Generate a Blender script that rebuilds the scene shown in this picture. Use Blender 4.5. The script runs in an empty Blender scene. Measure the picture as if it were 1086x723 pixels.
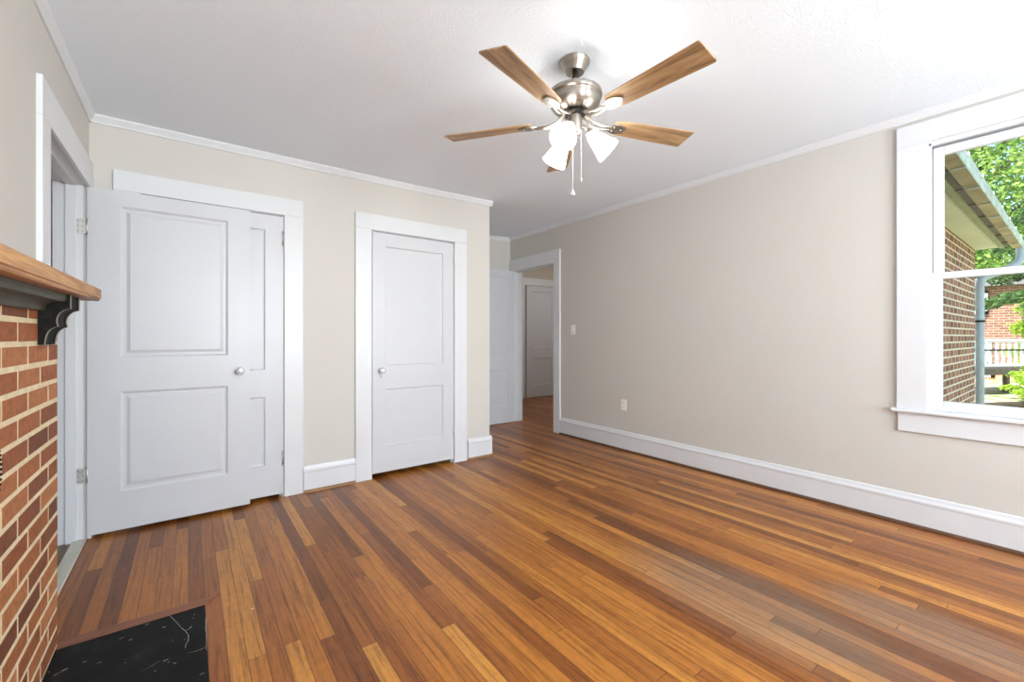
import bpy, bmesh, math, random
from mathutils import Vector, Matrix
random.seed(7)
S = bpy.context.scene
COL = S.collection
PI = math.pi

# ------------------------------------------------------------------ camera
cam = bpy.data.cameras.new('camera')
cam.sensor_width = 36.0
cam.lens = 36.0 * 456.0 / 1086.0
cam.shift_y = -4.5 / 1086.0
cam.clip_start = 0.02
cam.clip_end = 500
cam_o = bpy.data.objects.new('camera', cam)
COL.objects.link(cam_o)
cam_o.location = (0, 0, 1.2)
cam_o.rotation_euler = (PI / 2, 0, -math.atan2(0.6, 0.8))
S.camera = cam_o

# ------------------------------------------------------------------ world, lights, exposure
S.view_settings.view_transform = 'Standard'
S.view_settings.look = 'None'
S.view_settings.gamma = 1.0
S.view_settings.use_curve_mapping = False
S.view_settings.exposure = 0.16

W = bpy.data.worlds.new('world')
S.world = W
W.use_nodes = True
wn = W.node_tree
for n in list(wn.nodes):
    wn.nodes.remove(n)
sky = wn.nodes.new('ShaderNodeTexSky')
sky.sky_type = 'NISHITA'
sky.sun_disc = False
sky.sun_elevation = math.radians(52)
sky.sun_rotation = math.radians(-70)
sky.air_density = 1.0
sky.dust_density = 1.5
bg = wn.nodes.new('ShaderNodeBackground')
bg.inputs['Strength'].default_value = 0.6
wo = wn.nodes.new('ShaderNodeOutputWorld')
wn.links.new(sky.outputs[0], bg.inputs[0])
wn.links.new(bg.outputs[0], wo.inputs[0])

def light(name, kind, loc, energy, color=(1, 1, 1), size=None, size_y=None, direction=None, spread=None):
    l = bpy.data.lights.new(name, kind)
    l.energy = energy
    l.color = color
    if kind == 'AREA':
        l.shape = 'RECTANGLE'
        l.size = size
        l.size_y = size_y or size
        if spread:
            l.spread = spread
    elif kind == 'SUN':
        l.angle = math.radians(1.0)
    elif size:
        l.shadow_soft_size = size
    o = bpy.data.objects.new(name, l)
    COL.objects.link(o)
    o.location = loc
    if direction is not None:
        o.rotation_euler = Vector(direction).to_track_quat('-Z', 'Y').to_euler()
    return o

light('sun', 'SUN', (-10, 5, 20), 8.0, (1.0, 0.95, 0.86), direction=(0.62, -0.12, -0.78))
# added fill, tilted up at the ceiling, at two invented windows behind the camera
light('window_daylight', 'AREA', (2.55, -2.63, 1.55), 150, (0.88, 0.95, 1.0), 1.1, 1.6, (0.0, 1, 0.85))
light('window_daylight', 'AREA', (0.75, -2.63, 1.55), 150, (0.88, 0.95, 1.0), 1.1, 1.6, (0.0, 1, 0.85))
light('hall_lamp', 'POINT', (5.6, 4.9, 2.3), 24, (1.0, 0.96, 0.92), 0.12)  # unseen point light added to brighten the hall

# ------------------------------------------------------------------ material helpers
def srgb(r, g, b):
    def f(c):
        c /= 255.0
        return c / 12.92 if c <= 0.04045 else ((c + 0.055) / 1.055) ** 2.4
    return (f(r), f(g), f(b), 1.0)

class NT:
    """small wrapper for building node materials"""
    def __init__(self, name):
        self.m = bpy.data.materials.new(name)
        self.m.use_nodes = True
        self.t = self.m.node_tree
        self.b = self.t.nodes['Principled BSDF']
    def n(self, kind, **kw):
        nd = self.t.nodes.new('ShaderNode' + kind)
        for k, v in kw.items():
            setattr(nd, k, v)
        return nd
    def l(self, a, b):
        self.t.links.new(a, b)
    def set(self, **kw):
        for k, v in kw.items():
            self.b.inputs[k.replace('_', ' ')].default_value = v
    def coords(self, scale=(1, 1, 1), rot=(0, 0, 0), loc=(0, 0, 0)):
        tc = self.n('TexCoord')
        mp = self.n('Mapping')
        mp.inputs['Scale'].default_value = scale
        mp.inputs['Rotation'].default_value = rot
        mp.inputs['Location'].default_value = loc
        self.l(tc.outputs['Object'], mp.inputs[0])
        return mp.outputs[0]
    def noise(self, vec, scale=5, detail=4, rough=0.5, dist=0.0):
        nz = self.n('TexNoise')
        nz.inputs['Scale'].default_value = scale
        nz.inputs['Detail'].default_value = detail
        nz.inputs['Roughness'].default_value = rough
        nz.inputs['Distortion'].default_value = dist
        if vec is not None:
            self.l(vec, nz.inputs['Vector'])
        return nz.outputs['Fac']
    def ramp(self, fac, stops):
        r = self.n('ValToRGB')
        e = r.color_ramp.elements
        while len(e) < len(stops):
            e.new(0.5)
        for i, (p, c) in enumerate(stops):
            e[i].position = p
            e[i].color = c
        self.l(fac, r.inputs[0])
        return r.outputs[0]
    def math(self, op, a, b=None, c=None):
        m = self.n('Math', operation=op)
        for i, v in enumerate((a, b, c)):
            if v is None:
                continue
            if isinstance(v, (int, float)):
                m.inputs[i].default_value = v
            else:
                self.l(v, m.inputs[i])
        return m.outputs[0]
    def mix(self, fac, a, b, mode='MIX'):
        m = self.n('MixRGB', blend_type=mode)
        for i, v in zip((0, 1, 2), (fac, a, b)):
            if isinstance(v, (int, float)):
                m.inputs[i].default_value = v
            elif isinstance(v, tuple):
                m.inputs[i].default_value = v
            else:
                self.l(v, m.inputs[i])
        return m.outputs[0]
    def bump(self, h, strength=0.2, dist=0.01):
        bp = self.n('Bump')
        bp.inputs['Strength'].default_value = strength
        bp.inputs['Distance'].default_value = dist
        self.l(h, bp.inputs['Height'])
        self.l(bp.outputs[0], self.b.inputs['Normal'])

def plain(name, c, rough=0.5, metal=0.0, var=0.04, scale=6, bump=0.0, bscale=80):
    """procedural paint/metal with faint tonal variation"""
    t = NT(name)
    v = t.coords()
    f = t.noise(v, scale, 3)
    lo = tuple(x * (1 - var) for x in c[:3]) + (1,)
    hi = tuple(min(1, x * (1 + var)) for x in c[:3]) + (1,)
    t.l(t.ramp(f, [(0.3, lo), (0.7, hi)]), t.b.inputs['Base Color'])
    t.set(Roughness=rough, Metallic=metal)
    if bump:
        t.bump(t.noise(v, bscale, 3), bump, 0.004)
    return t.m

M = {}
M['wall'] = plain('wall_paint', srgb(206, 201.5, 194), 0.6, var=0.012, scale=1.5, bump=0.08, bscale=160)
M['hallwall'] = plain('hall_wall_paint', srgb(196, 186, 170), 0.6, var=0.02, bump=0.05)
M['white'] = plain('white_trim_paint', srgb(219, 220, 222), 0.32, var=0.012, bump=0.03, bscale=40)
M['door'] = plain('white_door_paint', srgb(206, 207, 210), 0.35, var=0.012, bump=0.03, bscale=60)
M['plastic'] = plain('white_plastic', srgb(240, 239, 235), 0.3, var=0.01)
M['dark'] = plain('dark_cavity', srgb(30, 26, 22), 0.8)
M['nickel'] = plain('brushed_nickel', srgb(176, 169, 160), 0.33, 1.0, var=0.05)
def brushed():
    t = NT('brushed_nickel')
    f = t.noise(t.coords((4, 4, 160)), 3, 2)
    t.l(t.ramp(f, [(0.3, srgb(158, 150, 140)), (0.7, srgb(186, 180, 172))]), t.b.inputs['Base Color'])
    tg = t.n('Tangent', direction_type='RADIAL', axis='Z')
    t.l(tg.outputs[0], t.b.inputs['Tangent'])
    t.set(Roughness=0.36, Metallic=1.0, Anisotropic=0.85, Anisotropic_Rotation=0.25)
    return t.m
M['brushed'] = brushed()
M['hinge'] = plain('steel_hinge', srgb(205, 203, 200), 0.4, 0.7, var=0.12, scale=60)
M['chrome'] = plain('chrome', srgb(225, 225, 228), 0.12, 1.0, var=0.02)
M['blackmetal'] = plain('black_cast_iron', srgb(38, 36, 34), 0.5, 0.6, var=0.3, scale=60, bump=0.5, bscale=200)
M['shoe'] = plain('stained_shoe_moulding', srgb(150, 112, 76), 0.45, var=0.2, scale=12)
M['shoe_dark'] = plain('dark_shoe_moulding', srgb(92, 60, 38), 0.45, var=0.2, scale=12)
M['marble'] = plain('pale_threshold', srgb(208, 204, 190), 0.35, var=0.06, scale=9)
M['hallfloor'] = plain('brown_hall_floor', srgb(128, 110, 84), 0.5, var=0.1, scale=9)
M['gutter'] = plain('weathered_gutter_paint', srgb(196, 204, 194), 0.55, var=0.25, scale=7)
M['soffit'] = plain('white_green_soffit', srgb(214, 218, 190), 0.6, var=0.07, scale=2)
M['sage'] = plain('sage_board', srgb(158, 162, 120), 0.6, var=0.12, scale=4)
M['tan'] = plain('tan_eave_board', srgb(176, 162, 122), 0.65, var=0.22, scale=3)
M['groove'] = plain('dark_eave_groove', srgb(104, 100, 84), 0.7, var=0.1)
M['roof'] = plain('grey_shingles', srgb(110, 106, 102), 0.85, var=0.2, scale=20, bump=0.5, bscale=30)
M['downspout'] = plain('grey_blue_downspout', srgb(168, 182, 186), 0.5, var=0.1, scale=5)
M['deck'] = plain('deck_boards', srgb(92, 84, 76), 0.7, var=0.25, scale=6)
M['bark'] = plain('tree_bark', srgb(92, 78, 62), 0.9, var=0.3, scale=14, bump=0.6, bscale=20)
M['mulch'] = plain('dark_log_edging', srgb(72, 60, 48), 0.9, var=0.4, scale=10)
M['glassblue'] = plain('house_window_glass', srgb(150, 178, 190), 0.1, var=0.15, scale=2)

def ceiling_mat():
    t = NT('textured_ceiling')
    v = t.coords()
    a = t.noise(v, 110, 3, 0.6)
    t.set(Base_Color=srgb(240, 247, 254), Roughness=0.9, Specular_IOR_Level=0.1)
    t.bump(t.ramp(a, [(0.4, (0, 0, 0, 1)), (0.62, (1, 1, 1, 1))]), 0.36, 0.005)
    return t.m
M['ceiling'] = ceiling_mat()

def wood_floor():
    t = NT('oak_strip_floor')
    tc = t.n('TexCoord')
    sep = t.n('SeparateXYZ')
    t.l(tc.outputs['Object'], sep.inputs[0])
    w = 0.0595
    px = t.math('DIVIDE', t.math('ADD', sep.outputs[0], 20 * w - 0.055), w)
    ix = t.math('FLOOR', px)
    fx = t.math('FRACT', px)
    wn1 = t.n('TexWhiteNoise', noise_dimensions='1D')
    t.l(ix, wn1.inputs['W'])
    off = t.math('MULTIPLY', wn1.outputs['Value'], 7.0)
    wnl = t.n('TexWhiteNoise', noise_dimensions='1D')
    t.l(t.math('ADD', ix, 77.3), wnl.inputs['W'])
    ln = t.math('ADD', t.math('MULTIPLY', wnl.outputs['Value'], 1.7), 0.8)
    py = t.math('DIVIDE', t.math('ADD', t.math('ADD', sep.outputs[1], 10), off), ln)
    iy = t.math('FLOOR', py)
    fy = t.math('FRACT', py)
    cmb = t.n('CombineXYZ')
    t.l(ix, cmb.inputs[0])
    t.l(iy, cmb.inputs[1])
    wn2 = t.n('TexWhiteNoise', noise_dimensions='3D')
    t.l(cmb.outputs[0], wn2.inputs['Vector'])
    tone = wn2.outputs['Value']
    base = t.ramp(tone, [(0.0, srgb(116, 66, 28)), (0.2, srgb(140, 82, 34)), (0.5, srgb(162, 100, 42)),
                         (0.82, srgb(180, 116, 48)), (1.0, srgb(196, 136, 62))])
    # grain: stretched along y, shifted per board
    shift = t.n('CombineXYZ')
    t.l(t.math('MULTIPLY', tone, 37.0), shift.inputs[0])
    t.l(t.math('MULTIPLY', wn1.outputs['Value'], 21.0), shift.inputs[1])
    add = t.n('VectorMath', operation='ADD')
    t.l(tc.outputs['Object'], add.inputs[0])
    t.l(shift.outputs[0], add.inputs[1])
    mp = t.n('Mapping')
    mp.inputs['Scale'].default_value = (42, 1.5, 1)
    t.l(add.outputs[0], mp.inputs[0])
    g = t.noise(mp.outputs[0], 1.6, 6, 0.62, 0.6)
    mp2 = t.n('Mapping')
    mp2.inputs['Scale'].default_value = (170, 6, 1)
    t.l(add.outputs[0], mp2.inputs[0])
    g2 = t.noise(mp2.outputs[0], 1.5, 3, 0.6)
    gg = t.ramp(g, [(0.3, (0.46, 0.38, 0.32, 1)), (0.5, (1, 1, 1, 1)), (0.75, (1.16, 1.14, 1.08, 1))])
    c = t.mix(1.0, base, gg, 'MULTIPLY')
    gg2 = t.ramp(g2, [(0.3, (0.8, 0.76, 0.72, 1)), (0.6, (1.05, 1.05, 1.05, 1))])
    c = t.mix(0.95, c, gg2, 'MULTIPLY')
    mott = t.noise(tc.outputs['Object'], 26, 5, 0.7)
    c = t.mix(0.6, c, t.ramp(mott, [(0.32, (0.78, 0.74, 0.68, 1)), (0.52, (1, 1, 1, 1)), (0.75, (1.14, 1.14, 1.12, 1))]), 'MULTIPLY')
    # broad blotchy ageing
    blot = t.noise(tc.outputs['Object'], 1.7, 4, 0.6)
    c = t.mix(0.55, c, t.ramp(blot, [(0.3, (0.82, 0.76, 0.7, 1)), (0.65, (1.1, 1.1, 1.1, 1))]), 'MULTIPLY')
    # worn, greyed patch in front of the window, with its hazy reflection painted in
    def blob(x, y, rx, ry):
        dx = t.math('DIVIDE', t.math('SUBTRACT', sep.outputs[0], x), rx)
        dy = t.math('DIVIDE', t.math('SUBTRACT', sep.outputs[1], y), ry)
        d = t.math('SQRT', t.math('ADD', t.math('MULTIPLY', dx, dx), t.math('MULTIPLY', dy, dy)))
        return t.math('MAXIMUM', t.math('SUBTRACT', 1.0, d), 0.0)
    wear_haze = t.math('MAXIMUM', blob(2.02, 0.90, 0.32, 0.75), blob(2.42, 0.38, 0.22, 0.5))
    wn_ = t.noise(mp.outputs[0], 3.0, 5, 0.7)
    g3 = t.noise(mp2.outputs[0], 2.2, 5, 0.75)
    wf = t.math('MULTIPLY', t.math('MINIMUM', t.math('MULTIPLY', wear_haze, 1.5), 0.75), t.math('MULTIPLY', t.math('SUBTRACT', t.math('ADD', wn_, g3), 0.74), 2.6))
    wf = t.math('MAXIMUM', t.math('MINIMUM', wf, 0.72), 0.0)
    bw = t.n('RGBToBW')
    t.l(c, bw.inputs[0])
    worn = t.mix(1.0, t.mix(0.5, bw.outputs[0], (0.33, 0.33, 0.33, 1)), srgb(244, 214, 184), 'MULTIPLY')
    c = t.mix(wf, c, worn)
    # paint specks and scratches
    sp = t.n('TexVoronoi')
    sp.inputs['Scale'].default_value = 5.0
    t.l(tc.outputs['Object'], sp.inputs['Vector'])
    wn3 = t.n('TexWhiteNoise', noise_dimensions='3D')
    t.l(sp.outputs['Position'], wn3.inputs['Vector'])
    rad = t.math('MULTIPLY', t.math('SUBTRACT', wn3.outputs['Value'], 0.62), 0.085)
    spk = t.math('LESS_THAN', sp.outputs['Distance'], rad)
    c = t.mix(t.math('MULTIPLY', spk, 0.8), c, srgb(226, 214, 196))
    # gaps between boards
    ex = t.math('MINIMUM', fx, t.math('SUBTRACT', 1.0, fx))
    ey = t.math('MULTIPLY', t.math('MINIMUM', fy, t.math('SUBTRACT', 1.0, fy)), t.math('DIVIDE', ln, w))
    e = t.math('MINIMUM', ex, ey)
    gap = t.math('LESS_THAN', e, 0.020)
    c = t.mix(t.math('MULTIPLY', gap, 0.8), c, srgb(48, 26, 14))
    t.l(c, t.b.inputs['Base Color'])
    r = t.math('ADD', t.math('MULTIPLY', g, 0.22), 0.22)
    t.l(t.math('ADD', r, t.math('MULTIPLY', wf, 0.12)), t.b.inputs['Roughness'])
    t.set(Specular_IOR_Level=0.36)
    t.bump(t.math('SUBTRACT', t.math('MULTIPLY', g, 0.25), t.math('MULTIPLY', gap, 1.0)), 0.25, 0.002)
    return t.m
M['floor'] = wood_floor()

def wood(name, dark, mid, lite, axis='X', grain=22, rough=0.45, fine=90):
    """wood with grain along one object axis"""
    t = NT(name)
    s = {'X': (1.3, grain, grain), 'Y': (grain, 1.3, grain), 'Z': (grain, grain, 1.3)}[axis]
    v = t.coords(s)
    a = t.noise(v, 1.3, 5, 0.6, 1.2)
    s2 = {'X': (4, fine, fine), 'Y': (fine, 4, fine), 'Z': (fine, fine, 4)}[axis]
    b = t.noise(t.coords(s2), 1.5, 3, 0.6)
    c = t.ramp(a, [(0.3, dark), (0.48, mid), (0.7, lite)])
    c = t.mix(0.7, c, t.ramp(b, [(0.35, (0.72, 0.68, 0.62, 1)), (0.6, (1.06, 1.06, 1.06, 1))]), 'MULTIPLY')
    t.l(c, t.b.inputs['Base Color'])
    t.set(Roughness=rough)
    t.bump(b, 0.15, 0.002)
    return t.m
M['blade'] = wood('weathered_oak_blade', srgb(108, 84, 58), srgb(172, 138, 98), srgb(202, 172, 130), 'X', 15)
M['mantel'] = wood('oak_mantel', srgb(120, 78, 44), srgb(184, 130, 76), srgb(206, 156, 98), 'Y', 24, 0.5)
M['border'] = wood('hearth_border_wood', srgb(90, 48, 28), srgb(134, 78, 48), srgb(158, 98, 62), 'X', 40, 0.4)

def corbel_black():
    t = NT('worn_black_paint')
    f = t.noise(t.coords(), 35, 5, 0.7)
    t.l(t.ramp(f, [(0.5, srgb(15, 14, 12)), (0.75, srgb(36, 34, 28))]), t.b.inputs['Base Color'])
    t.set(Roughness=0.7, Specular_IOR_Level=0.2)
    t.bump(f, 0.2, 0.003)
    return t.m
M['corbel'] = corbel_black()
M['corbel_edge'] = plain('worn_grey_green_edge', srgb(128, 126, 104), 0.55, var=0.25, scale=30)
M['moulding'] = plain('grey_green_moulding', srgb(70, 69, 56), 0.6, var=0.3, scale=14)

def brick_attr():
    t = NT('orange_brick')
    at = t.n('Attribute', attribute_name='tone')
    f = t.noise(t.coords(), 45, 5, 0.7)
    base = t.ramp(at.outputs['Fac'], [(0.0, srgb(112, 60, 34)), (0.35, srgb(150, 84, 44)), (0.7, srgb(170, 101, 56)), (1.0, srgb(188, 124, 76))])
    c = t.mix(0.8, base, t.ramp(f, [(0.32, (0.6, 0.56, 0.54, 1)), (0.55, (1, 1, 1, 1)), (0.75, (1.2, 1.2, 1.2, 1))]), 'MULTIPLY')
    t.l(c, t.b.inputs['Base Color'])
    t.set(Roughness=0.75)
    t.bump(f, 0.6, 0.004)
    return t.m
M['brick'] = brick_attr()
M['mortar'] = plain('cream_mortar', srgb(226, 208, 172), 0.85, var=0.1, scale=40, bump=0.6, bscale=120)

def brick_tex(name, a, b, mortar, bw=0.215, bh=0.067, plane='XZ'):
    t = NT(name)
    rot = {'XZ': (PI / 2, 0, 0), 'YZ': (PI / 2, 0, PI / 2)}[plane]
    tc = t.n('TexCoord')
    sep = t.n('SeparateXYZ')
    t.l(tc.outputs['Object'], sep.inputs[0])
    cb = t.n('CombineXYZ')
    t.l(sep.outputs[0 if plane == 'XZ' else 1], cb.inputs[0])
    t.l(sep.outputs[2], cb.inputs[1])
    br = t.n('TexBrick')
    br.inputs['Scale'].default_value = 1.0
    br.inputs['Brick Width'].default_value = bw
    br.inputs['Row Height'].default_value = bh + 0.008
    br.inputs['Mortar Size'].default_value = 0.011
    br.inputs['Color1'].default_value = a
    br.inputs['Color2'].default_value = b
    br.inputs['Mortar'].default_value = mortar
    t.l(cb.outputs[0], br.inputs['Vector'])
    f = t.noise(tc.outputs['Object'], 9, 4)
    c = t.mix(0.6, br.outputs['Color'], t.ramp(f, [(0.3, (0.75, 0.72, 0.7, 1)), (0.7, (1.15, 1.15, 1.15, 1))]), 'MULTIPLY')
    t.l(c, t.b.inputs['Base Color'])
    t.set(Roughness=0.85)
    return t.m
M['extbrick'] = brick_tex('red_brown_brick_wall', srgb(112, 70, 54), srgb(162, 112, 86), srgb(222, 210, 188), 0.28, 0.086, plane='XZ')
M['farbrick'] = brick_tex('neighbour_brick', srgb(112, 72, 58), srgb(146, 102, 84), srgb(176, 160, 144), 0.3, 0.1, plane='YZ')  # shade on the upper wall is put into these darker brick colours
M['farbrick2'] = brick_tex('neighbour_base_brick', srgb(198, 142, 104), srgb(216, 164, 126), srgb(220, 196, 168), 0.3, 0.1, plane='YZ')

def slate():
    t = NT('black_slate')
    v = t.coords()
    f = t.noise(v, 9, 6, 0.65, 0.5)
    c = t.ramp(f, [(0.35, srgb(12, 13, 13)), (0.6, srgb(22, 23, 22)), (0.85, srgb(60, 61, 58))])
    st = t.noise(t.coords((7, 30, 1), rot=(0, 0, 0.5)), 3.0, 5, 0.75)
    c = t.mix(t.ramp(st, [(0.66, (0, 0, 0, 1)), (0.8, (0.55, 0.55, 0.55, 1))]), c, srgb(150, 150, 144))
    vo = t.n('TexVoronoi')
    vo.inputs['Scale'].default_value = 26
    t.l(v, vo.inputs['Vector'])
    c = t.mix(t.math('LESS_THAN', vo.outputs['Distance'], 0.07), c, srgb(120, 120, 116))
    t.l(c, t.b.inputs['Base Color'])
    t.set(Roughness=0.6, Specular_IOR_Level=0.16)
    t.bump(f, 0.2, 0.004)
    return t.m
M['slate'] = slate()
M['scratch'] = plain('pale_scratch', srgb(170, 168, 158), 0.8, var=0.3, scale=80)

def glow(name, col, strength):
    t = NT(name)
    t.set(Base_Color=(0.9, 0.9, 0.88, 1), Roughness=0.3)
    t.b.inputs['Emission Color'].default_value = col
    t.b.inputs['Emission Strength'].default_value = strength
    return t.m
M['shade'] = glow('frosted_glass_lit', (1.0, 0.96, 0.91, 1), 14.0)
M['bulb'] = glow('lit_bulb', (1.0, 0.9, 0.78, 1), 24.0)

def glass_mat():
    t = NT('window_glass')
    nodes = t.t.nodes
    tr = t.n('BsdfTransparent')
    tr.inputs[0].default_value = (0.97, 0.985, 0.98, 1)
    gl = t.n('BsdfGlossy')
    gl.inputs['Roughness'].default_value = 0.02
    fr = t.n('Fresnel')
    fr.inputs[0].default_value = 1.45
    mx = t.n('MixShader')
    t.l(t.math('MULTIPLY', fr.outputs[0], 0.45), mx.inputs[0])
    t.l(tr.outputs[0], mx.inputs[1])
    t.l(gl.outputs[0], mx.inputs[2])
    out = nodes['Material Output']
    t.l(mx.outputs[0], out.inputs[0])
    nodes.remove(t.b)
    return t.m
M['glass'] = glass_mat()

def crystal():
    t = NT('crystal_knob')
    t.set(Base_Color=srgb(225, 228, 230), Roughness=0.08, Metallic=0.35)
    return t.m
M['crystal'] = crystal()

def leaf_mat(name, lo, hi):
    t = NT(name)
    nodes = t.t.nodes
    at = t.n('Attribute', attribute_name='tone')
    c = t.ramp(at.outputs['Fac'], [(0.0, lo), (1.0, hi)])
    df = t.n('BsdfDiffuse')
    ts = t.n('BsdfTranslucent')
    t.l(c, df.inputs[0])
    t.l(c, ts.inputs[0])
    mx = t.n('MixShader')
    mx.inputs[0].default_value = 0.4
    t.l(df.outputs[0], mx.inputs[1])
    t.l(ts.outputs[0], mx.inputs[2])
    t.l(mx.outputs[0], nodes['Material Output'].inputs[0])
    nodes.remove(t.b)
    return t.m
M['leaf'] = leaf_mat('bright_leaves', srgb(96, 140, 62), srgb(190, 214, 120))
M['leaf2'] = leaf_mat('yellow_green_leaves', srgb(120, 160, 50), srgb(196, 218, 96))
M['spruce'] = leaf_mat('dark_needles', srgb(46, 76, 44), srgb(116, 146, 86))

def ground_mat():
    t = NT('lawn_ground')
    f = t.noise(t.coords(), 1.6, 5, 0.7)
    t.l(t.ramp(f, [(0.4, srgb(120, 136, 74)), (0.52, srgb(196, 188, 150)), (0.75, srgb(222, 210, 182))]), t.b.inputs['Base Color'])
    t.set(Roughness=0.95)
    return t.m
M['ground'] = ground_mat()

# ------------------------------------------------------------------ mesh helpers
class MB:
    def __init__(self):
        self.v = []; self.f = []; self.mi = []; self.sm = []; self.mats = []; self.tone = None
        self.tones = []
    def mat(self, m):
        if m not in self.mats:
            self.mats.append(m)
        return self.mats.index(m)
    def add(self, vs, fs, m=None, smooth=False, xf=None, tone=0.5):
        b = len(self.v)
        k = self.mat(m) if m is not None else 0
        for p in vs:
            p = Vector(p)
            if xf is not None:
                p = xf @ p
            self.v.append(tuple(p))
            self.tones.append(tone)
        for f in fs:
            self.f.append(tuple(b + i for i in f))
            self.mi.append(k)
            self.sm.append(smooth)
        return self
    def box(self, a, b, m=None, xf=None, tone=0.5):
        (x0, y0, z0), (x1, y1, z1) = a, b
        x0, x1 = min(x0, x1), max(x0, x1); y0, y1 = min(y0, y1), max(y0, y1); z0, z1 = min(z0, z1), max(z0, z1)
        vs = [(x0, y0, z0), (x1, y0, z0), (x1, y1, z0), (x0, y1, z0), (x0, y0, z1), (x1, y0, z1), (x1, y1, z1), (x0, y1, z1)]
        fs = [(0, 3, 2, 1), (4, 5, 6, 7), (0, 1, 5, 4), (1, 2, 6, 5), (2, 3, 7, 6), (3, 0, 4, 7)]
        return self.add(vs, fs, m, False, xf, tone)
    def prism(self, prof, p0, p1, u, w, m=None, smooth=False, cuts=None):
        """extrude profile [(a,b)] (a along u, b along w) from p0 to p1"""
        u = Vector(u); w = Vector(w)
        pts = [Vector(p0), Vector(p1)] if cuts is None else [Vector(c) for c in cuts]
        n = len(prof); vs = []
        for p in pts:
            for a, b in prof:
                vs.append(p + u * a + w * b)
        fs = []
        for s in range(len(pts) - 1):
            for i in range(n):
                j = (i + 1) % n
                fs.append((s * n + i, s * n + j, (s + 1) * n + j, (s + 1) * n + i))
        fs.append(tuple(range(n)))
        fs.append(tuple((len(pts) - 1) * n + i for i in reversed(range(n))))
        return self.add(vs, fs, m, smooth)
    def lathe(self, prof, seg=24, m=None, xf=None, smooth=True, cap=False):
        """prof [(r,z)] about z"""
        vs = []; fs = []
        for r, z in prof:
            for i in range(seg):
                a = 2 * PI * i / seg
                vs.append((r * math.cos(a), r * math.sin(a), z))
        for k in range(len(prof) - 1):
            for i in range(seg):
                j = (i + 1) % seg
                fs.append((k * seg + i, k * seg + j, (k + 1) * seg + j, (k + 1) * seg + i))
        if cap:
            fs.append(tuple(reversed(range(seg))))
            fs.append(tuple((len(prof) - 1) * seg + i for i in range(seg)))
        return self.add(vs, fs, m, smooth, xf)
    def tube(self, pts, r, seg=8, m=None, rs=None):
        pts = [Vector(p) for p in pts]
        vs = []; fs = []
        prev = None
        for i, p in enumerate(pts):
            t = (pts[min(i + 1, len(pts) - 1)] - pts[max(i - 1, 0)]).normalized()
            up = Vector((0, 0, 1)) if abs(t.z) < 0.95 else Vector((1, 0, 0))
            a = t.cross(up).normalized() if prev is None else (prev - t * prev.dot(t)).normalized()
            prev = a
            b = t.cross(a)
            rr = rs[i] if rs else r
            for k in range(seg):
                an = 2 * PI * k / seg
                vs.append(p + a * rr * math.cos(an) + b * rr * math.sin(an))
        for i in range(len(pts) - 1):
            for k in range(seg):
                j = (k + 1) % seg
                fs.append((i * seg + k, i * seg + j, (i + 1) * seg + j, (i + 1) * seg + k))
        fs.append(tuple(reversed(range(seg))))
        fs.append(tuple((len(pts) - 1) * seg + k for k in range(seg)))
        return self.add(vs, fs, m, True)
    def build(self, name, mat=None, parent=None, bevel=0.0, loc=(0, 0, 0), rot=None, label=None, recalc=True, tones=False):
        me = bpy.data.meshes.new(name)
        me.from_pydata(self.v, [], self.f)
        mats = self.mats if self.mats else [mat]
        for m in mats:
            me.materials.append(m)
        me.polygons.foreach_set('material_index', self.mi)
        me.polygons.foreach_set('use_smooth', self.sm)
        if tones:
            at = me.attributes.new('tone', 'FLOAT', 'POINT')
            at.data.foreach_set('value', self.tones)
        if recalc:
            bm = bmesh.new(); bm.from_mesh(me)
            bmesh.ops.recalc_face_normals(bm, faces=bm.faces)
            bm.to_mesh(me); bm.free()
        me.update()
        o = bpy.data.objects.new(name, me)
        COL.objects.link(o)
        o.location = loc
        if rot:
            o.rotation_euler = rot
        if parent:
            o.parent = parent
        if bevel:
            b = o.modifiers.new('bevel', 'BEVEL')
            b.width = bevel; b.segments = 2; b.limit_method = 'ANGLE'; b.angle_limit = math.radians(40)
            b.harden_normals = False
        if label:
            o['label'] = label
        return o

def tag(o, label, cat, kind=None, group=None):
    o['label'] = label; o['category'] = cat
    if kind: o['kind'] = kind
    if group: o['group'] = group
    return o

def empty(name, loc, label, cat, kind=None, group=None, rz=0):
    o = bpy.data.objects.new(name, None)
    COL.objects.link(o)
    o.location = loc
    o.rotation_euler = (0, 0, rz)
    o.empty_display_size = 0.1
    return tag(o, label, cat, kind, group)

def curve_pts(ctrl, n=6):
    """Catmull-Rom through 2-D points"""
    out = []
    P = [ctrl[0]] + list(ctrl) + [ctrl[-1]]
    for i in range(1, len(P) - 2):
        for k in range(n):
            t = k / n
            q = []
            for d in range(len(ctrl[0])):
                a, b, c, e = P[i - 1][d], P[i][d], P[i + 1][d], P[i + 2][d]
                q.append(0.5 * (2 * b + (c - a) * t + (2 * a - 5 * b + 4 * c - e) * t * t + (3 * b - a - 3 * c + e) * t ** 3))
            out.append(tuple(q))
    out.append(tuple(ctrl[-1]))
    return out

# ------------------------------------------------------------------ room shell
LX, RX = -0.487, 3.68          # left and right wall faces
CY, AY = 3.62, 4.95            # closet wall face, alcove back wall face
CX = 2.43                      # free corner of the closet block
BY = -2.6                      # wall behind the camera
WT = 0.14
H = 2.72
def zc(x):                     # the old ceiling rises slightly towards the window wall
    return 2.551 + 0.0013 * max(x, 0) ** 3

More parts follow.
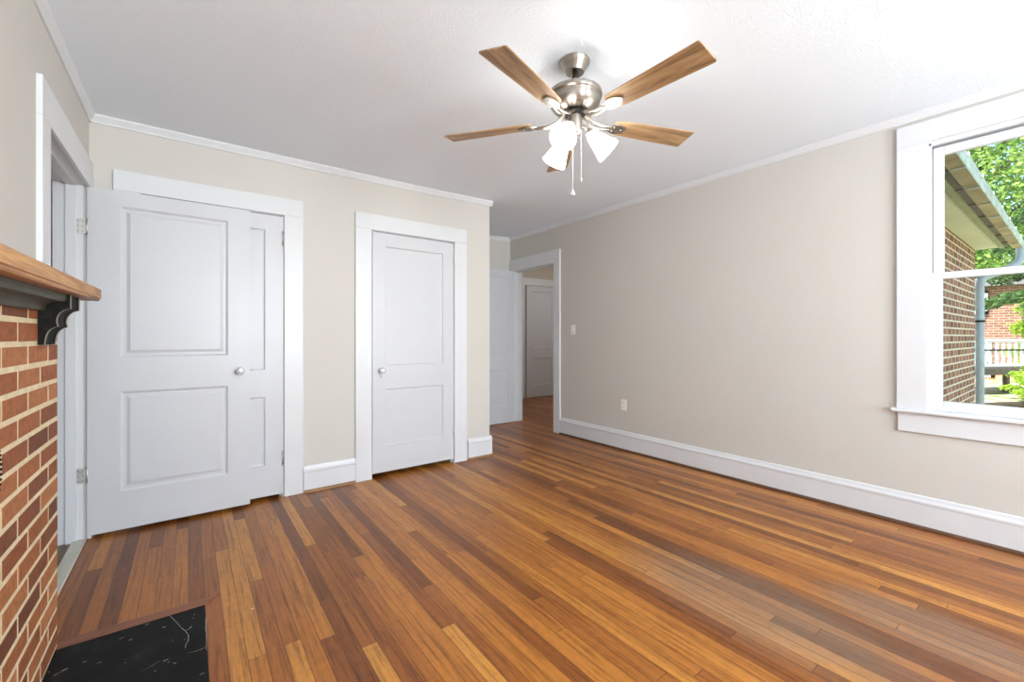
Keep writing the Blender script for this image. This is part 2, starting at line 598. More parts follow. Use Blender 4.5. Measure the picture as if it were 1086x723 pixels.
def wall_panels(mb, axis, face, thick, s0, s1, z0, z1, holes):
    """wall with rectangular holes; axis 'Y' = runs along Y at x=face"""
    cuts = sorted({s0, s1, *[h[0] for h in holes], *[h[1] for h in holes]})
    for a, b in zip(cuts, cuts[1:]):
        mid = (a + b) / 2
        segs = [(z0, z1)]
        for h in holes:
            if h[0] < mid < h[1]:
                segs = [(z0, h[2]), (h[3], z1)]
        for c, d in segs:
            if d - c < 1e-4:
                continue
            if axis == 'Y':
                mb.box((face, a, c), (face + thick, b, d))
            else:
                mb.box((a, face, c), (b, face + thick, d))

D1 = (2.63, 3.56, 0.0, 2.12)        # opening in the left wall
D2 = (-0.25, 0.562, 0.0, 2.112)      # closet door beside the chimney side
D3 = (1.226, 2.020, 0.0, 2.105)      # closet door in the middle
D4 = (4.005, 4.88, 0.0, 2.155)       # opening to the hall
W1 = (-0.385, 0.585, 0.735, 2.41)    # window
mb = MB(); wall_panels(mb, 'Y', LX, -WT, BY - WT, AY, 0, H, [D1])
tag(mb.build('wall_left', M['wall']), 'beige painted wall above the brick fireplace', 'wall', 'structure')
mb = MB(); wall_panels(mb, 'X', CY, 0.11, LX, CX, 0, H, [D2, D3])
mb.box((CX - 0.11, CY + 0.11, 0), (CX, AY, H))
tag(mb.build('wall_closet', M['wall']), 'beige painted closet wall with two white doors', 'wall', 'structure')
mb = MB(); wall_panels(mb, 'Y', RX, WT, BY - WT, AY + 0.1, 0, H, [D4, W1])
tag(mb.build('wall_right', M['wall']), 'long beige painted wall with the window and outlet', 'wall', 'structure')
mb = MB(); mb.box((LX, AY, 0), (RX, AY + 0.1, H))
tag(mb.build('wall_back', M['wall']), 'short beige wall at the end of the alcove', 'wall', 'structure')
mb = MB(); wall_panels(mb, 'X', BY, -WT, LX, RX, 0, H, [(0.2, 1.3, 0.75, 2.35), (2.0, 3.1, 0.75, 2.35)])
tag(mb.build('wall_front', M['wall']), 'beige wall behind the camera', 'wall', 'structure')

# hall beyond the right wall
HX1, HY0, HY1 = 7.3, 2.6, 6.58
mb = MB()
mb.box((RX + WT, HY1, 0), (HX1, HY1 + 0.1, H)); mb.box((HX1, HY0, 0), (HX1 + 0.1, HY1 + 0.1, H))
mb.box((RX + WT, HY0 - 0.1, 0), (HX1 + 0.1, HY0, H)); mb.box((RX, AY + 0.1, 0), (RX + WT, HY1 + 0.1, H))
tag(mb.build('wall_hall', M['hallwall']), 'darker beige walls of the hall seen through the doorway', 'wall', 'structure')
# small passage beyond the left doorway
mb = MB()
mb.box((-1.6, 2.0, 0), (-1.5, 4.3, H)); mb.box((-1.5, 1.9, 0), (LX - WT, 2.0, H)); mb.box((-1.5, 4.2, 0), (LX - WT, 4.3, H))
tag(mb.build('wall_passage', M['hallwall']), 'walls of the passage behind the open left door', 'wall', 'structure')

# floor
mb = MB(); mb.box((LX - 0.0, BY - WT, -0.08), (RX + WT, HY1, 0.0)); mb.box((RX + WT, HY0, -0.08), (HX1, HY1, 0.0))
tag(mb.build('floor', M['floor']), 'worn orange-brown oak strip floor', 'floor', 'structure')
mb = MB(); mb.box((-1.6, 1.9, -0.08), (LX, 4.3, -0.001))
tag(mb.build('floor', M['hallfloor']), 'dull brown floor beyond the pale threshold', 'floor', 'structure')

# ceiling (follows zc)
mb = MB()
xs = [LX - WT + i * (RX + WT - LX + WT) / 40 for i in range(41)]
vs = []; fs = []
for x in xs:
    z = zc(min(x, RX + WT))
    for y in (BY - WT, HY1 + 0.1):
        vs.append((x, y, z))
    for y in (BY - WT, HY1 + 0.1):
        vs.append((x, y, z + 0.2))
for i in range(len(xs) - 1):
    a = i * 4; b = a + 4
    fs += [(a, a + 1, b + 1, b), (a + 2, b + 2, b + 3, a + 3), (a, b, b + 2, a + 2), (a + 1, a + 3, b + 3, b + 1)]
fs += [(0, 2, 3, 1), (a + 4, a + 5, a + 7, a + 6)]
mb.add(vs, fs, None)
tag(mb.build('ceiling', M['ceiling']), 'white textured plaster ceiling', 'ceiling', 'structure')
mb = MB(); mb.box((RX + WT, HY0 - 0.1, 2.622), (HX1 + 0.1, HY1 + 0.1, 2.82))
tag(mb.build('ceiling', M['ceiling']), 'ceiling of the hall beyond the doorway', 'ceiling', 'structure')
mb = MB(); mb.box((-1.6, 1.9, 2.6), (LX - WT, 4.3, 2.7))
tag(mb.build('ceiling', M['ceiling']), 'ceiling of the passage behind the open left door', 'ceiling', 'structure')

# crown mouldings: profile a = out from wall, b = down from ceiling
CR = [(0, 0.004), (0.028, 0.004), (0.028, -0.012), (0.024, -0.018), (0.016, -0.030), (0.010, -0.040), (0.010, -0.050), (0, -0.050)]
def crown(name, pts, out, label):
    mb = MB()
    mb.prism(CR, pts[0], pts[-1], out, (0, 0, 1), cuts=pts)
    tag(mb.build(name, M['white']), label, 'crown moulding', 'structure')
crown('trim_1', [(LX, BY, zc(LX)), (LX, CY, zc(LX))], (1, 0, 0), 'white crown moulding along the left wall')
n = 14
crown('trim_2', [(LX + i * (CX + 0.028 - LX) / n, CY, zc(LX + i * (CX + 0.028 - LX) / n)) for i in range(n + 1)], (0, -1, 0), 'white crown moulding along the closet wall')
crown('trim_3', [(CX, CY, zc(CX)), (CX, AY, zc(CX))], (1, 0, 0), 'white crown moulding on the alcove side of the closet block')
crown('trim_4', [(CX + i * (RX - CX) / n, AY, zc(CX + i * (RX - CX) / n)) for i in range(n + 1)], (0, -1, 0), 'short white crown moulding at the end of the alcove')
crown('trim_5', [(RX, BY, zc(RX)), (RX, AY, zc(RX))], (-1, 0, 0), 'long white crown moulding along the window wall')

# baseboards: a = out, b = up
BB = [(0, 0), (0.018, 0), (0.018, 0.150), (0.021, 0.158), (0.021, 0.168), (0.014, 0.182), (0.010, 0.198), (0.006, 0.203), (0, 0.203)]
SH = [(0.018, 0), (0.032, 0), (0.031, 0.008), (0.026, 0.015), (0.018, 0.019)]
def baseboard(name, p0, p1, out, label, shoe='shoe'):
    mb = MB(); mb.prism(BB, p0, p1, out, (0, 0, 1))
    o = tag(mb.build(name, M['white']), label, 'baseboard', 'structure')
    mb = MB(); mb.prism(SH, p0, p1, out, (0, 0, 1))
    mb.build('shoe_moulding', M[shoe], o, label='brown stained shoe strip')
baseboard('baseboard_closet', (0.702, CY, 0), (1.092, CY, 0), (0, -1, 0), 'short white baseboard between the two closet doors')
baseboard('baseboard_corner', (2.172, CY, 0), (CX + 0.021, CY, 0), (0, -1, 0), 'short white baseboard at the outside corner of the closet wall')
baseboard('baseboard_alcove', (CX, CY - 0.0, 0), (CX, AY, 0), (1, 0, 0), 'white baseboard on the alcove side of the closet block')
baseboard('baseboard_back', (CX, AY, 0), (RX, AY, 0), (0, -1, 0), 'white baseboard behind the open hall door')
baseboard('baseboard_right', (RX, BY, 0), (RX, 3.90, 0), (-1, 0, 0), 'long tall white baseboard under the window', 'shoe_dark')
baseboard('baseboard_left', (LX, 2.41, 0), (LX, 2.488, 0), (1, 0, 0), 'sliver of white baseboard beside the brick')

# door casings ------------------------------------------------------------
def casing_x(name, x0, x1, z1, w, wt, face, label, left=True, right=True, x0out=None):
    """casing on a wall facing -Y"""
    mb = MB()
    xa = x0 - w if x0out is None else x0out
    mb.box((xa, face - 0.02, 0), (x0, face, z1))
    mb.box((x1, face - 0.02, 0), (x1 + w, face, z1))
    mb.box((xa, face - 0.0205, z1), (x1 + w, face, z1 + wt))
    o = tag(mb.build(name, M['white'], bevel=0.003), label, 'door casing', 'structure')
    return o
def jamb_x(name, d, y0, y1, label, stop_y):
    mb = MB(); t = 0.006
    mb.box((d[0], y0, 0), (d[0] + t, y1, d[3])); mb.box((d[1] - t, y0, 0), (d[1], y1, d[3])); mb.box((d[0], y0, d[3] - t), (d[1], y1, d[3]))
    mb.box((d[0] + t, stop_y, 0), (d[0] + t + 0.012, stop_y + 0.04, d[3])); mb.box((d[1] - t - 0.012, stop_y, 0), (d[1] - t, stop_y + 0.04, d[3]))
    mb.box((d[0], stop_y, d[3] - t - 0.012), (d[1], stop_y + 0.04, d[3] - t))
    tag(mb.build(name, M['white']), label, 'door jamb', 'structure')
casing_x('trim_6', -0.248, 0.568, 2.110, 0.130, 0.127, CY, 'white casing around the closet door half hidden by the open door')
jamb_x('trim_7', D2, CY - 0.002, CY + 0.11, 'white jamb of the closet door behind the open door', CY + 0.032)
casing_x('trim_8', 1.229, 2.018, 2.102, 0.137, 0.132, CY, 'white casing around the narrow closet door with the key plate')
o = jamb_x('trim_9', D3, CY - 0.002, CY + 0.11, 'white jamb of the narrow closet door', CY + 0.032)
# closets behind the two closed doors, their shade painted in near-black
mb = MB()
for a, b in ((D2[0] - 0.05, D2[1] + 0.05), (D3[0] - 0.05, D3[1] + 0.05)):
    mb.box((a, CY + 0.6, 0), (b, CY + 0.62, 2.4)); mb.box((a - 0.02, CY + 0.11, 0), (a, CY + 0.62, 2.4)); mb.box((b, CY + 0.11, 0), (b + 0.02, CY + 0.62, 2.4))
    mb.box((a, CY + 0.11, 2.4), (b, CY + 0.62, 2.42))
tag(mb.build('wall_closet_interior', M['dark']), 'dark closet interiors behind the closed doors', 'wall', 'structure')

# left wall doorway casing (faces +X)
mb = MB()
mb.box((LX, 2.488, 0), (LX + 0.020, 2.618, 2.085)); mb.box((LX, 3.552, 0), (LX + 0.020, CY, 2.085)); mb.box((LX, 2.488, 2.085), (LX + 0.0205, CY, 2.245))
tag(mb.build('trim_10', M['white'], bevel=0.003), 'white casing around the left doorway beside the fireplace', 'door casing', 'structure')
mb = MB()
x0, x1 = LX - WT, LX + 0.003
mb.box((x0, 2.625, 0), (x1, 2.66, 2.10)); mb.box((x0, 3.54, 0), (-0.500, 3.5645, 2.10)); mb.box((x0, 2.625, 2.092), (x1, 3.5645, 2.125))
mb.box((-0.574, 2.66, 0), (-0.53, 2.672, 2.092)); mb.box((-0.574, 3.528, 0), (-0.53, 3.54, 2.092)); mb.box((-0.574, 2.66, 2.080), (-0.53, 3.54, 2.092))
tag(mb.build('trim_11', M['white']), 'white jamb and stops inside the left doorway', 'door jamb', 'structure')
mb = MB(); mb.prism([(0, 0), (0.062, 0), (0.058, 0.010), (0.004, 0.010)], (-0.549, 2.66, 0), (-0.549, 3.54, 0), (1, 0, 0), (0, 0, 1))
tag(mb.build('trim_12', M['marble']), 'pale stone threshold strip in the left doorway', 'threshold', 'structure')

# hall doorway casing on the right wall (faces -X)
mb = MB()
mb.box((RX - 0.020, 3.900, 0), (RX, 4.015, 2.128)); mb.box((RX - 0.020, 4.866, 0), (RX, AY, 2.128)); mb.box((RX - 0.0205, 3.900, 2.128), (RX, AY, 2.290))
tag(mb.build('trim_13', M['white'], bevel=0.003), 'white casing around the doorway to the hall', 'door casing', 'structure')
mb = MB()
mb.box((RX - 0.003, 4.00, 0), (RX + WT + 0.003, 4.02, 2.135)); mb.box((RX - 0.003, 4.86, 0), (RX + WT + 0.003, 4.885, 2.135)); mb.box((RX - 0.003, 4.00, 2.125), (RX + WT + 0.003, 4.885, 2.16))
mb.box((3.722, 4.02, 0), (3.762, 4.032, 2.125)); mb.box((3.722, 4.848, 0), (3.762, 4.86, 2.125)); mb.box((3.722, 4.02, 2.113), (3.762, 4.86, 2.125))
tag(mb.build('trim_14', M['white']), 'white jamb of the doorway to the hall', 'door jamb', 'structure')
mb = MB()
mb.box((RX + WT, 3.900, 0), (RX + WT + 0.02, 4.015, 2.13)); mb.box((RX + WT, 4.866, 0), (RX + WT + 0.02, 4.98, 2.13)); mb.box((RX + WT, 3.900, 2.13), (RX + WT + 0.0205, 4.98, 2.29))
tag(mb.build('trim_15', M['white'], bevel=0.003), 'white casing on the hall side of the doorway', 'door casing', 'structure')

# ------------------------------------------------------------------ doors
def panel_door(w, h, t, px, rows, rings):
    """slab in x 0..w, y 0..t, z 0..h, recessed panels on both faces"""
    mb = MB()
    xs = [0, px[0], px[1], w]
    zs = [0]
    for a, b in rows:
        zs += [a, b]
    zs.append(h)
    for side in (0, 1):
        Y = (lambda d: d) if side == 0 else (lambda d: t - d)
        for i in range(3):
            for k in range(len(zs) - 1):
                xa, xb, za, zb = xs[i], xs[i + 1], zs[k], zs[k + 1]
                if i == 1 and k % 2 == 1:
                    loops = [[(xa + r, Y(d), za + r), (xb - r, Y(d), za + r), (xb - r, Y(d), zb - r), (xa + r, Y(d), zb - r)] for r, d in rings]
                    vs = [p for lp in loops for p in lp]
                    fs = []
                    for q in range(len(loops) - 1):
                        for e in range(4):
                            e2 = (e + 1) % 4
                            fs.append((q * 4 + e, q * 4 + e2, q * 4 + 4 + e2, q * 4 + 4 + e))
                    e = (len(loops) - 1) * 4
                    fs.append((e, e + 1, e + 2, e + 3))
                    mb.add(vs, fs)
                else:
                    mb.add([(xa, Y(0), za), (xb, Y(0), za), (xb, Y(0), zb), (xa, Y(0), zb)], [(0, 1, 2, 3)])
    mb.add([(0, 0, 0), (0, t, 0), (0, t, h), (0, 0, h)], [(0, 1, 2, 3)])
    mb.add([(w, 0, 0), (w, t, 0), (w, t, h), (w, 0, h)], [(0, 1, 2, 3)])
    mb.add([(0, 0, 0), (w, 0, 0), (w, t, 0), (0, t, 0)], [(0, 1, 2, 3)])
    mb.add([(0, 0, h), (w, 0, h), (w, t, h), (0, t, h)], [(0, 1, 2, 3)])
    return mb
RAISED = [(0, 0), (0.006, 0.003), (0.014, 0.010), (0.028, 0.010), (0.046, 0.003)]
FLAT = [(0, 0), (0.004, 0.010), (0.012, 0.0125)]
def weld(o):
    bm = bmesh.new(); bm.from_mesh(o.data)
    bmesh.ops.remove_doubles(bm, verts=bm.verts, dist=1e-5)
    bmesh.ops.recalc_face_normals(bm, faces=bm.faces)
    bm.to_mesh(o.data); bm.free()
def make_door(name, loc, rz, w, h, t, px, rows, rings, label):
    root = empty(name, loc, label, 'door', 'structure', rz=rz)
    mb = panel_door(w, h, t, px, rows, rings)
    o = mb.build('door_panel', M['door'], root); weld(o)
    return root
def knob(parent, x, y, z, sgn=-1, mat='crystal', rose=0.027, name='door_knob', label=None):
    """knob axis along y; sgn -1 points to -y"""
    xf = Matrix.Translation((x, y, z)) @ Matrix.Rotation(PI / 2 if sgn < 0 else -PI / 2, 4, 'X')
    mb = MB()
    mb.lathe([(rose * 0.2, 0), (rose, 0), (rose, 0.003), (rose * 0.8, 0.007), (0.010, 0.009), (0.009, 0.022)], 20, M['chrome'], xf)
    pr = [(0.010, 0.022), (0.016, 0.026), (0.026, 0.036), (0.0275, 0.046), (0.023, 0.055), (0.012, 0.060), (0.0, 0.061)]
    mb.lathe(pr, 12 if mat == 'crystal' else 20, M[mat], xf, smooth=(mat != 'crystal'))
    return mb.build(name, None, parent, label=label)
def hinge(parent, x, y, z, leaf=None, knuckle_y=None):
    mb = MB()
    mb.tube([(x, y, z - 0.047), (x, y, z + 0.047)], 0.006, 10)
    for k in (-0.052, 0.047):
        mb.tube([(x, y, z + k), (x, y, z + k + 0.005)], 0.0075, 10)
    if leaf:
        (a, b) = leaf
        mb.box((a[0], a[1], z - 0.045), (b[0], b[1], z + 0.045))
    return mb.build('hinge', M['hinge'], parent, label='steel butt hinge')

# door_1: the open door in front of the closet (hinged on the left wall)
d = make_door('door_1', (-0.484, 3.535, 0.023), 0, 0.826, 2.065, 0.036, (0.146, 0.697), [(0.232, 0.842), (1.048, 1.975)], RAISED,
              'white two-panel door standing open in front of the closet wall')
knob(d, 0.765, 0, 0.940, -1, 'crystal', label='round glass knob on a chrome rose')
for zz in (1.850, 0.383):
    mb = MB()
    z = zz - 0.023
    mb.box((-0.052, 0.0002, z - 0.045), (-0.004, 0.0042, z + 0.045))
    mb.tube([(-0.001, 0.002, z - 0.047), (-0.001, 0.002, z + 0.047)], 0.0055, 10)
    for sx in (-0.040, -0.018):
        for sz in (-0.03, 0.0, 0.03):
            mb.box((sx - 0.002, -0.0006, z + sz - 0.002), (sx + 0.002, 0.0003, z + sz + 0.002), M['blackmetal'])
    mb.mats = [M['hinge'], M['blackmetal']]
    mb.mi = [1 if (i >= 6 + 10 + 2 and True) else 0 for i in range(len(mb.f))]
    mb.build('hinge', None, d, label='steel butt hinge on the jamb')

# door_2: closed closet door behind it
d = make_door('door_2', (-0.240, 3.611, 0.028), 0, 0.795, 2.070, 0.035, (0.113, 0.684), [(0.225, 0.730), (0.930, 1.958)], FLAT,
              'white closet door mostly hidden behind the open door')
for z in (1.908, 0.262):
    hinge(d, 0.799, -0.003, z)

# door_3: narrow closet door in the middle
d = make_door('door_3', (1.237, 3.611, 0.040), 0, 0.773, 2.045, 0.035, (0.112, 0.662), [(0.217, 0.711), (0.913, 1.936)], FLAT,
              'closed white two-panel closet door with small knob and key plate')
for z in (1.898, 0.262):
    hinge(d, 0.777, -0.003, z)
knob(d, 0.072, 0, 0.872, -1, 'crystal', 0.020, label='small glass knob')
mb = MB()
pr = curve_pts([(0.0, 0.052), (0.014, 0.046), (0.017, 0.02), (0.014, -0.045), (0.0, -0.085)], 5)
pr = pr + [(-a, b) for a, b in reversed(pr[1:-1])]
mb.prism(pr, (0.072, 0.0, 0.872), (0.072, -0.0025, 0.872), (1, 0, 0), (0, 0, 1), M['door'])
mb.lathe([(0.0, 0.0), (0.0035, 0.0), (0.0035, 0.001), (0, 0.001)], 10, M['blackmetal'], Matrix.Translation((0.072, -0.0028, 0.825)) @ Matrix.Rotation(PI / 2, 4, 'X'))
mb.box((0.0705, -0.0036, 0.812), (0.0735, -0.0026, 0.824), M['blackmetal'])
mb.build('key_plate', None, d, label='white painted key plate with dark keyhole')

# door_4: open door in the alcove
rz = PI - 0.03
d = make_door('door_4', (3.664, 4.852, 0.008), PI, 0.80, 2.115, 0.036, (0.115, 0.685), [(0.240, 0.735), (0.960, 2.02)], FLAT,
              'white door standing open in the alcove before the hall doorway')
d.rotation_euler = (0, 0, PI - 0.02)
knob(d, 0.74, 0.036, 0.93, 1, 'crystal')
knob(d, 0.74, 0.0, 0.93, -1, 'crystal')
# door_5: hall door
d = make_door('door_5', (5.242, 6.510, 0.012), 0, 0.80, 2.185, 0.036, (0.150, 0.660), [(0.240, 0.765), (0.985, 2.080)], FLAT,
              'greyish two-panel door at the far side of the hall')
casing_x('trim_16', 5.25, 6.06, 2.215, 0.0, 0.14, HY1, 'white casing of the far hall door')
mb = MB(); mb.box((5.148, HY1 - 0.03, 0), (5.236, HY1, 2.355)); mb.box((5.148, HY1 - 0.031, 2.215), (5.385, HY1, 2.3555)); mb.box((5.236, HY1 - 0.02, 0), (5.385, HY1, 2.2))
tag(mb.build('trim_17', M['white'], bevel=0.002), 'white casing leg left of the far hall door', 'door casing', 'structure')
mb = MB(); mb.prism(BB, (RX + WT, HY1, 0), (5.148, HY1, 0), (0, -1, 0), (0, 0, 1)); mb.prism(BB, (6.2, HY1, 0), (HX1, HY1, 0), (0, -1, 0), (0, 0, 1))
tag(mb.build('baseboard_hall', M['white']), 'white baseboard of the hall', 'baseboard', 'structure')

# ------------------------------------------------------------------ window
win = empty('window_1', (RX, 0.10, 0.735), 'white double-hung window looking out on the brick wing and garden', 'window', 'structure')
def W(p):  # world to window-local
    return (p[0] - RX, p[1] - 0.10, p[2] - 0.735)
def wbox(mb, a, b, m=None):
    mb.box(W(a), W(b), m)
mb = MB()
ya, yb = 0.734, 0.200 - 0.734
wbox(mb, (RX - 0.021, 0.588, 0.742), (RX, ya, 2.410)); wbox(mb, (RX - 0.021, yb, 0.742), (RX, 0.2 - 0.588, 2.410)); wbox(mb, (RX - 0.0215, yb, 2.410), (RX, ya, 2.543))
mb.build('casing', M['white'], win, bevel=0.003)
mb = MB()
mb.prism([(-0.045, 0.0), (-0.049, 0.006), (-0.049, 0.016), (-0.045, 0.022), (0.13, 0.022), (0.13, 0.0)], W((RX, 0.755, 0.720)), W((RX, 0.2 - 0.755, 0.720)), (1, 0, 0), (0, 0, 1))
mb.build('sill', M['white'], win)
mb = MB(); wbox(mb, (RX - 0.019, 0.727, 0.597), (RX, 0.2 - 0.727, 0.720))
mb.build('apron', M['white'], win, bevel=0.002)
mb = MB()
for s in (1, -1):
    c = lambda y: 0.1 + s * (y - 0.1)
    wbox(mb, (RX - 0.002, c(0.585), 0.742), (RX + WT + 0.02, c(0.610), 2.41))
    wbox(mb, (RX + 0.002, c(0.574), 0.742), (RX + 0.018, c(0.586), 2.40))
    wbox(mb, (RX + 0.058, c(0.579), 0.742), (RX + 0.066, c(0.586), 2.40))
    wbox(mb, (RX + 0.112, c(0.570), 0.742), (RX + 0.125, c(0.586), 2.40))
wbox(mb, (RX - 0.002, -0.385, 2.398), (RX + WT + 0.02, 0.585, 2.425)); wbox(mb, (RX + 0.002, -0.385, 2.385), (RX + 0.018, 0.585, 2.40)); wbox(mb, (RX + 0.112, -0.385, 2.375), (RX + 0.125, 0.585, 2.40))
wbox(mb, (RX + WT - 0.03, -0.40, 0.70), (RX + WT + 0.05, 0.60, 0.745))
mb.build('jamb', M['white'], win)
def sash(name, x0, x1, z0, z1, rail_b, rail_t, label):
    mb = MB()
    y0, y1 = -0.376, 0.576; st = 0.048
    wbox(mb, (x0, y0, z0), (x1, y0 + st, z1)); wbox(mb, (x0, y1 - st, z0), (x1, y1, z1))
    wbox(mb, (x0, y0 + st, z0), (x1, y1 - st, z0 + rail_b)); wbox(mb, (x0, y0 + st, z1 - rail_t), (x1, y1 - st, z1))
    o = mb.build(name, M['white'], win, bevel=0.003, label=label)
    g = MB(); xm = (x0 + x1) / 2
    wbox(g, (xm - 0.0015, y0 + st, z0 + rail_b), (xm + 0.0015, y1 - st, z1 - rail_t))
    g.build('glass_pane', M['glass'], o)
sash('upper_sash', RX + 0.068, RX + 0.104, 1.560, 2.385, 0.036, 0.052, 'upper sash')
sash('lower_sash', RX + 0.020, RX + 0.056, 0.743, 1.596, 0.060, 0.040, 'lower sash')
# simple frames for two unseen windows added to carry the fill light
for i, (a, b) in enumerate(((0.2, 1.3), (2.0, 3.1))):
    w_ = empty('window_%d' % (i + 2), ((a + b) / 2, BY, 0.75), 'white window frame behind the camera, %s of the two' % ('nearer the fireplace', 'nearer the window wall')[i], 'window', 'structure')
    mb = MB(); cx = (a + b) / 2
    for s in (-1, 1):
        mb.box((s * 0.55, 0, -0.02), (s * 0.68, 0.02, 1.60)); mb.box((s * 0.50, -0.06, 0), (s * 0.55, 0, 1.6))
    mb.box((-0.68, 0, 1.60), (0.68, 0.02, 1.73)); mb.box((-0.70, 0, -0.03), (0.70, 0.05, 0.0)); mb.box((-0.68, 0, -0.14), (0.68, 0.02, -0.03))
    mb.box((-0.5, -0.06, 0), (0.5, -0.01, 0.05)); mb.box((-0.5, -0.06, 1.55), (0.5, -0.01, 1.6)); mb.box((-0.5, -0.06, 0.78), (0.5, -0.01, 0.82))
    mb.build('window_frame', M['white'], w_)

# ------------------------------------------------------------------ fireplace
fp = empty('fireplace', (-0.45, 1.25, 0), 'orange brick fireplace breast with cream mortar at the left edge', 'fireplace')
FO = Vector((-0.45, 1.25, 0))
mb = MB()
rows = 18; pitch = 0.0735; z_top = 1.245; BL = 0.245
mo = M['mortar']; br = M['brick']
y_lo, y_hi = 0.10, 2.40
mb.box(Vector((LX + 0.001, y_lo + 0.004, 0.0)) - FO, Vector((-0.4122, y_hi - 0.0015, 1.335)) - FO, mo)
rnd = random.Random(3)
def brickbox(mb, y0, y1, z0, z1, xf0, xf1, tone):
    b = 0.003
    j = lambda: rnd.uniform(-0.0012, 0.0012)
    vs = [(xf0, y0, z0), (xf0, y1, z0), (xf0, y1, z1), (xf0, y0, z1),
          (xf1 - b, y0 + j(), z0 + j()), (xf1 - b, y1 + j(), z0 + j()), (xf1 - b, y1 + j(), z1 + j()), (xf1 - b, y0 + j(), z1 + j()),
          (xf1, y0 + b, z0 + b), (xf1, y1 - b, z0 + b), (xf1, y1 - b, z1 - b), (xf1, y0 + b, z1 - b)]
    vs = [Vector(v) - FO for v in vs]
    fs = [(8, 9, 10, 11)]
    for s in (0, 4):
        for i in range(4):
            k = (i + 1) % 4
            fs.append((s + i, s + k, s + 4 + k, s + 4 + i))
    mb.add(vs, fs, br, tone=tone)
for r in range(-1, rows):
    zt = z_top - pitch * r; zb = zt - 0.060
    zt = min(zt, 1.333)
    if zb < 0.0: zb = 0.001
    if zt - zb < 0.01: continue
    y = y_hi
    first = BL - 0.014 if r % 2 == 0 else 0.128
    # the row under the first full one starts with a half brick
    ln = first
    while y > y_lo + 0.02:
        y0 = max(y - ln, y_lo)
        brickbox(mb, y0, y, zb, zt, LX + 0.02, -0.411 + rnd.uniform(-0.0006, 0.0008), rnd.random())
        y = y0 - 0.0135
        ln = BL - 0.014
mb.build('brickwork', None, fp, tones=True, recalc=True)
# round ornate iron cover
xf = Matrix.Translation(Vector((-0.4115, 1.612, 0.853)) - FO) @ Matrix.Rotation(PI / 2, 4, 'Y')
mb = MB()
mb.lathe([(0.0, 0.016), (0.05, 0.015), (0.07, 0.010), (0.082, 0.010), (0.088, 0.016), (0.096, 0.014), (0.1, 0.006), (0.1, -0.002)], 36, M['blackmetal'], xf)
for i in range(44):
    a = 2 * PI * i / 44
    mb.lathe([(0.0, 0.006), (0.0035, 0.0045), (0.005, 0.0)], 6, M['blackmetal'], xf @ Matrix.Translation((0.092 * math.cos(a), 0.092 * math.sin(a), 0.014)))
mb.build('flue_cover', None, fp, label='round black iron cover with a beaded rim')

# mantel: shelf, cornice moulding and two scrolled brackets, leaning very slightly
man = empty('mantel_shelf', (-0.41, 1.30, 1.34), 'oak mantel shelf with black scrolled brackets on the brick fireplace', 'mantel')
MO = Vector((-0.41, 1.30, 1.34))
tilt = 0.011
def mz(y, z):
    return z + tilt * (y - 2.0)
mb = MB()
y0, y1 = 0.09, 2.510
prof = [(-0.487, 1.345), (-0.309, 1.345), (-0.305, 1.349), (-0.305, 1.354), (-0.300, 1.357), (-0.300, 1.391), (-0.304, 1.396), (-0.487, 1.396)]
vs = []
for y in (y0, y1):
    for x, z in prof:
        vs.append(Vector((x, y, mz(y, z))) - MO)
n_ = len(prof)
fs = [(i, (i + 1) % n_, n_ + (i + 1) % n_, n_ + i) for i in range(n_)] + [tuple(range(n_)), tuple(range(2 * n_ - 1, n_ - 1, -1))]
mb.add(vs, fs)
mb.build('shelf', M['mantel'], man, label='natural oak shelf board')
mb = MB()
prof = [(-0.411, 1.288), (-0.394, 1.288), (-0.392, 1.296)] + [(-0.392 + 0.040 * (1 - math.cos(a)), 1.296 + 0.024 * math.sin(a)) for a in [0.3, 0.6, 0.9, 1.2, 1.57]] + [(-0.346, 1.320), (-0.342, 1.330), (-0.342, 1.3465), (-0.411, 1.3465)]
vs = []
ya_, yb_ = 0.31, 2.13
for y in (ya_, yb_):
    for x, z in prof:
        vs.append(Vector((x, y, mz(y, z))) - MO)
n_ = len(prof)
fs = [(i, (i + 1) % n_, n_ + (i + 1) % n_, n_ + i) for i in range(n_)] + [tuple(range(n_)), tuple(range(2 * n_ - 1, n_ - 1, -1))]
mb.add(vs, fs)
mb.build('cove_moulding', M['moulding'], man, label='grey-green cove moulding under the shelf')
def corbel(ya, yb):
    pr = [(-0.333, 1.347), (-0.333, 1.298)]
    pr += curve_pts([(-0.333, 1.298), (-0.349, 1.292), (-0.362, 1.277), (-0.367, 1.256), (-0.364, 1.236)], 5)[1:]
    pr += [(-0.373, 1.232)]
    pr += curve_pts([(-0.373, 1.232), (-0.384, 1.222), (-0.392, 1.203), (-0.396, 1.172)], 5)[1:]
    mb = MB()
    n_ = len(pr)
    e = 0.022
    ys = [ya, ya + e, yb - e, yb]
    # three laminations: front edge worn at both sides, recessed black band in the middle
    for s in range(3):
        a, b = ys[s], ys[s + 1]
        off = -0.004 if s == 1 else 0.0
        vs = []
        for y in (a, b):
            for x, z in pr:
                vs.append(Vector((x + off, y, z)) - MO)
            vs.append(Vector((-0.4105, y, 1.172)) - MO); vs.append(Vector((-0.4105, y, 1.347)) - MO)
        m_ = n_ + 2
        side = [tuple(range(m_)), tuple(range(2 * m_ - 1, m_ - 1, -1)), (m_ - 3, m_ - 2, 2 * m_ - 2, 2 * m_ - 3), (m_ - 2, m_ - 1, 2 * m_ - 1, 2 * m_ - 2), (m_ - 1, 0, m_, 2 * m_ - 1)]
        front = [(i, i + 1, m_ + i + 1, m_ + i) for i in range(n_ - 1)]
        mb.add(vs, side, M['corbel'])
        mb.add(vs, front, M['corbel'] if s == 1 else M['corbel_edge'])
    mb.build('bracket', None, man, label='black scrolled bracket with worn grey-green edges')
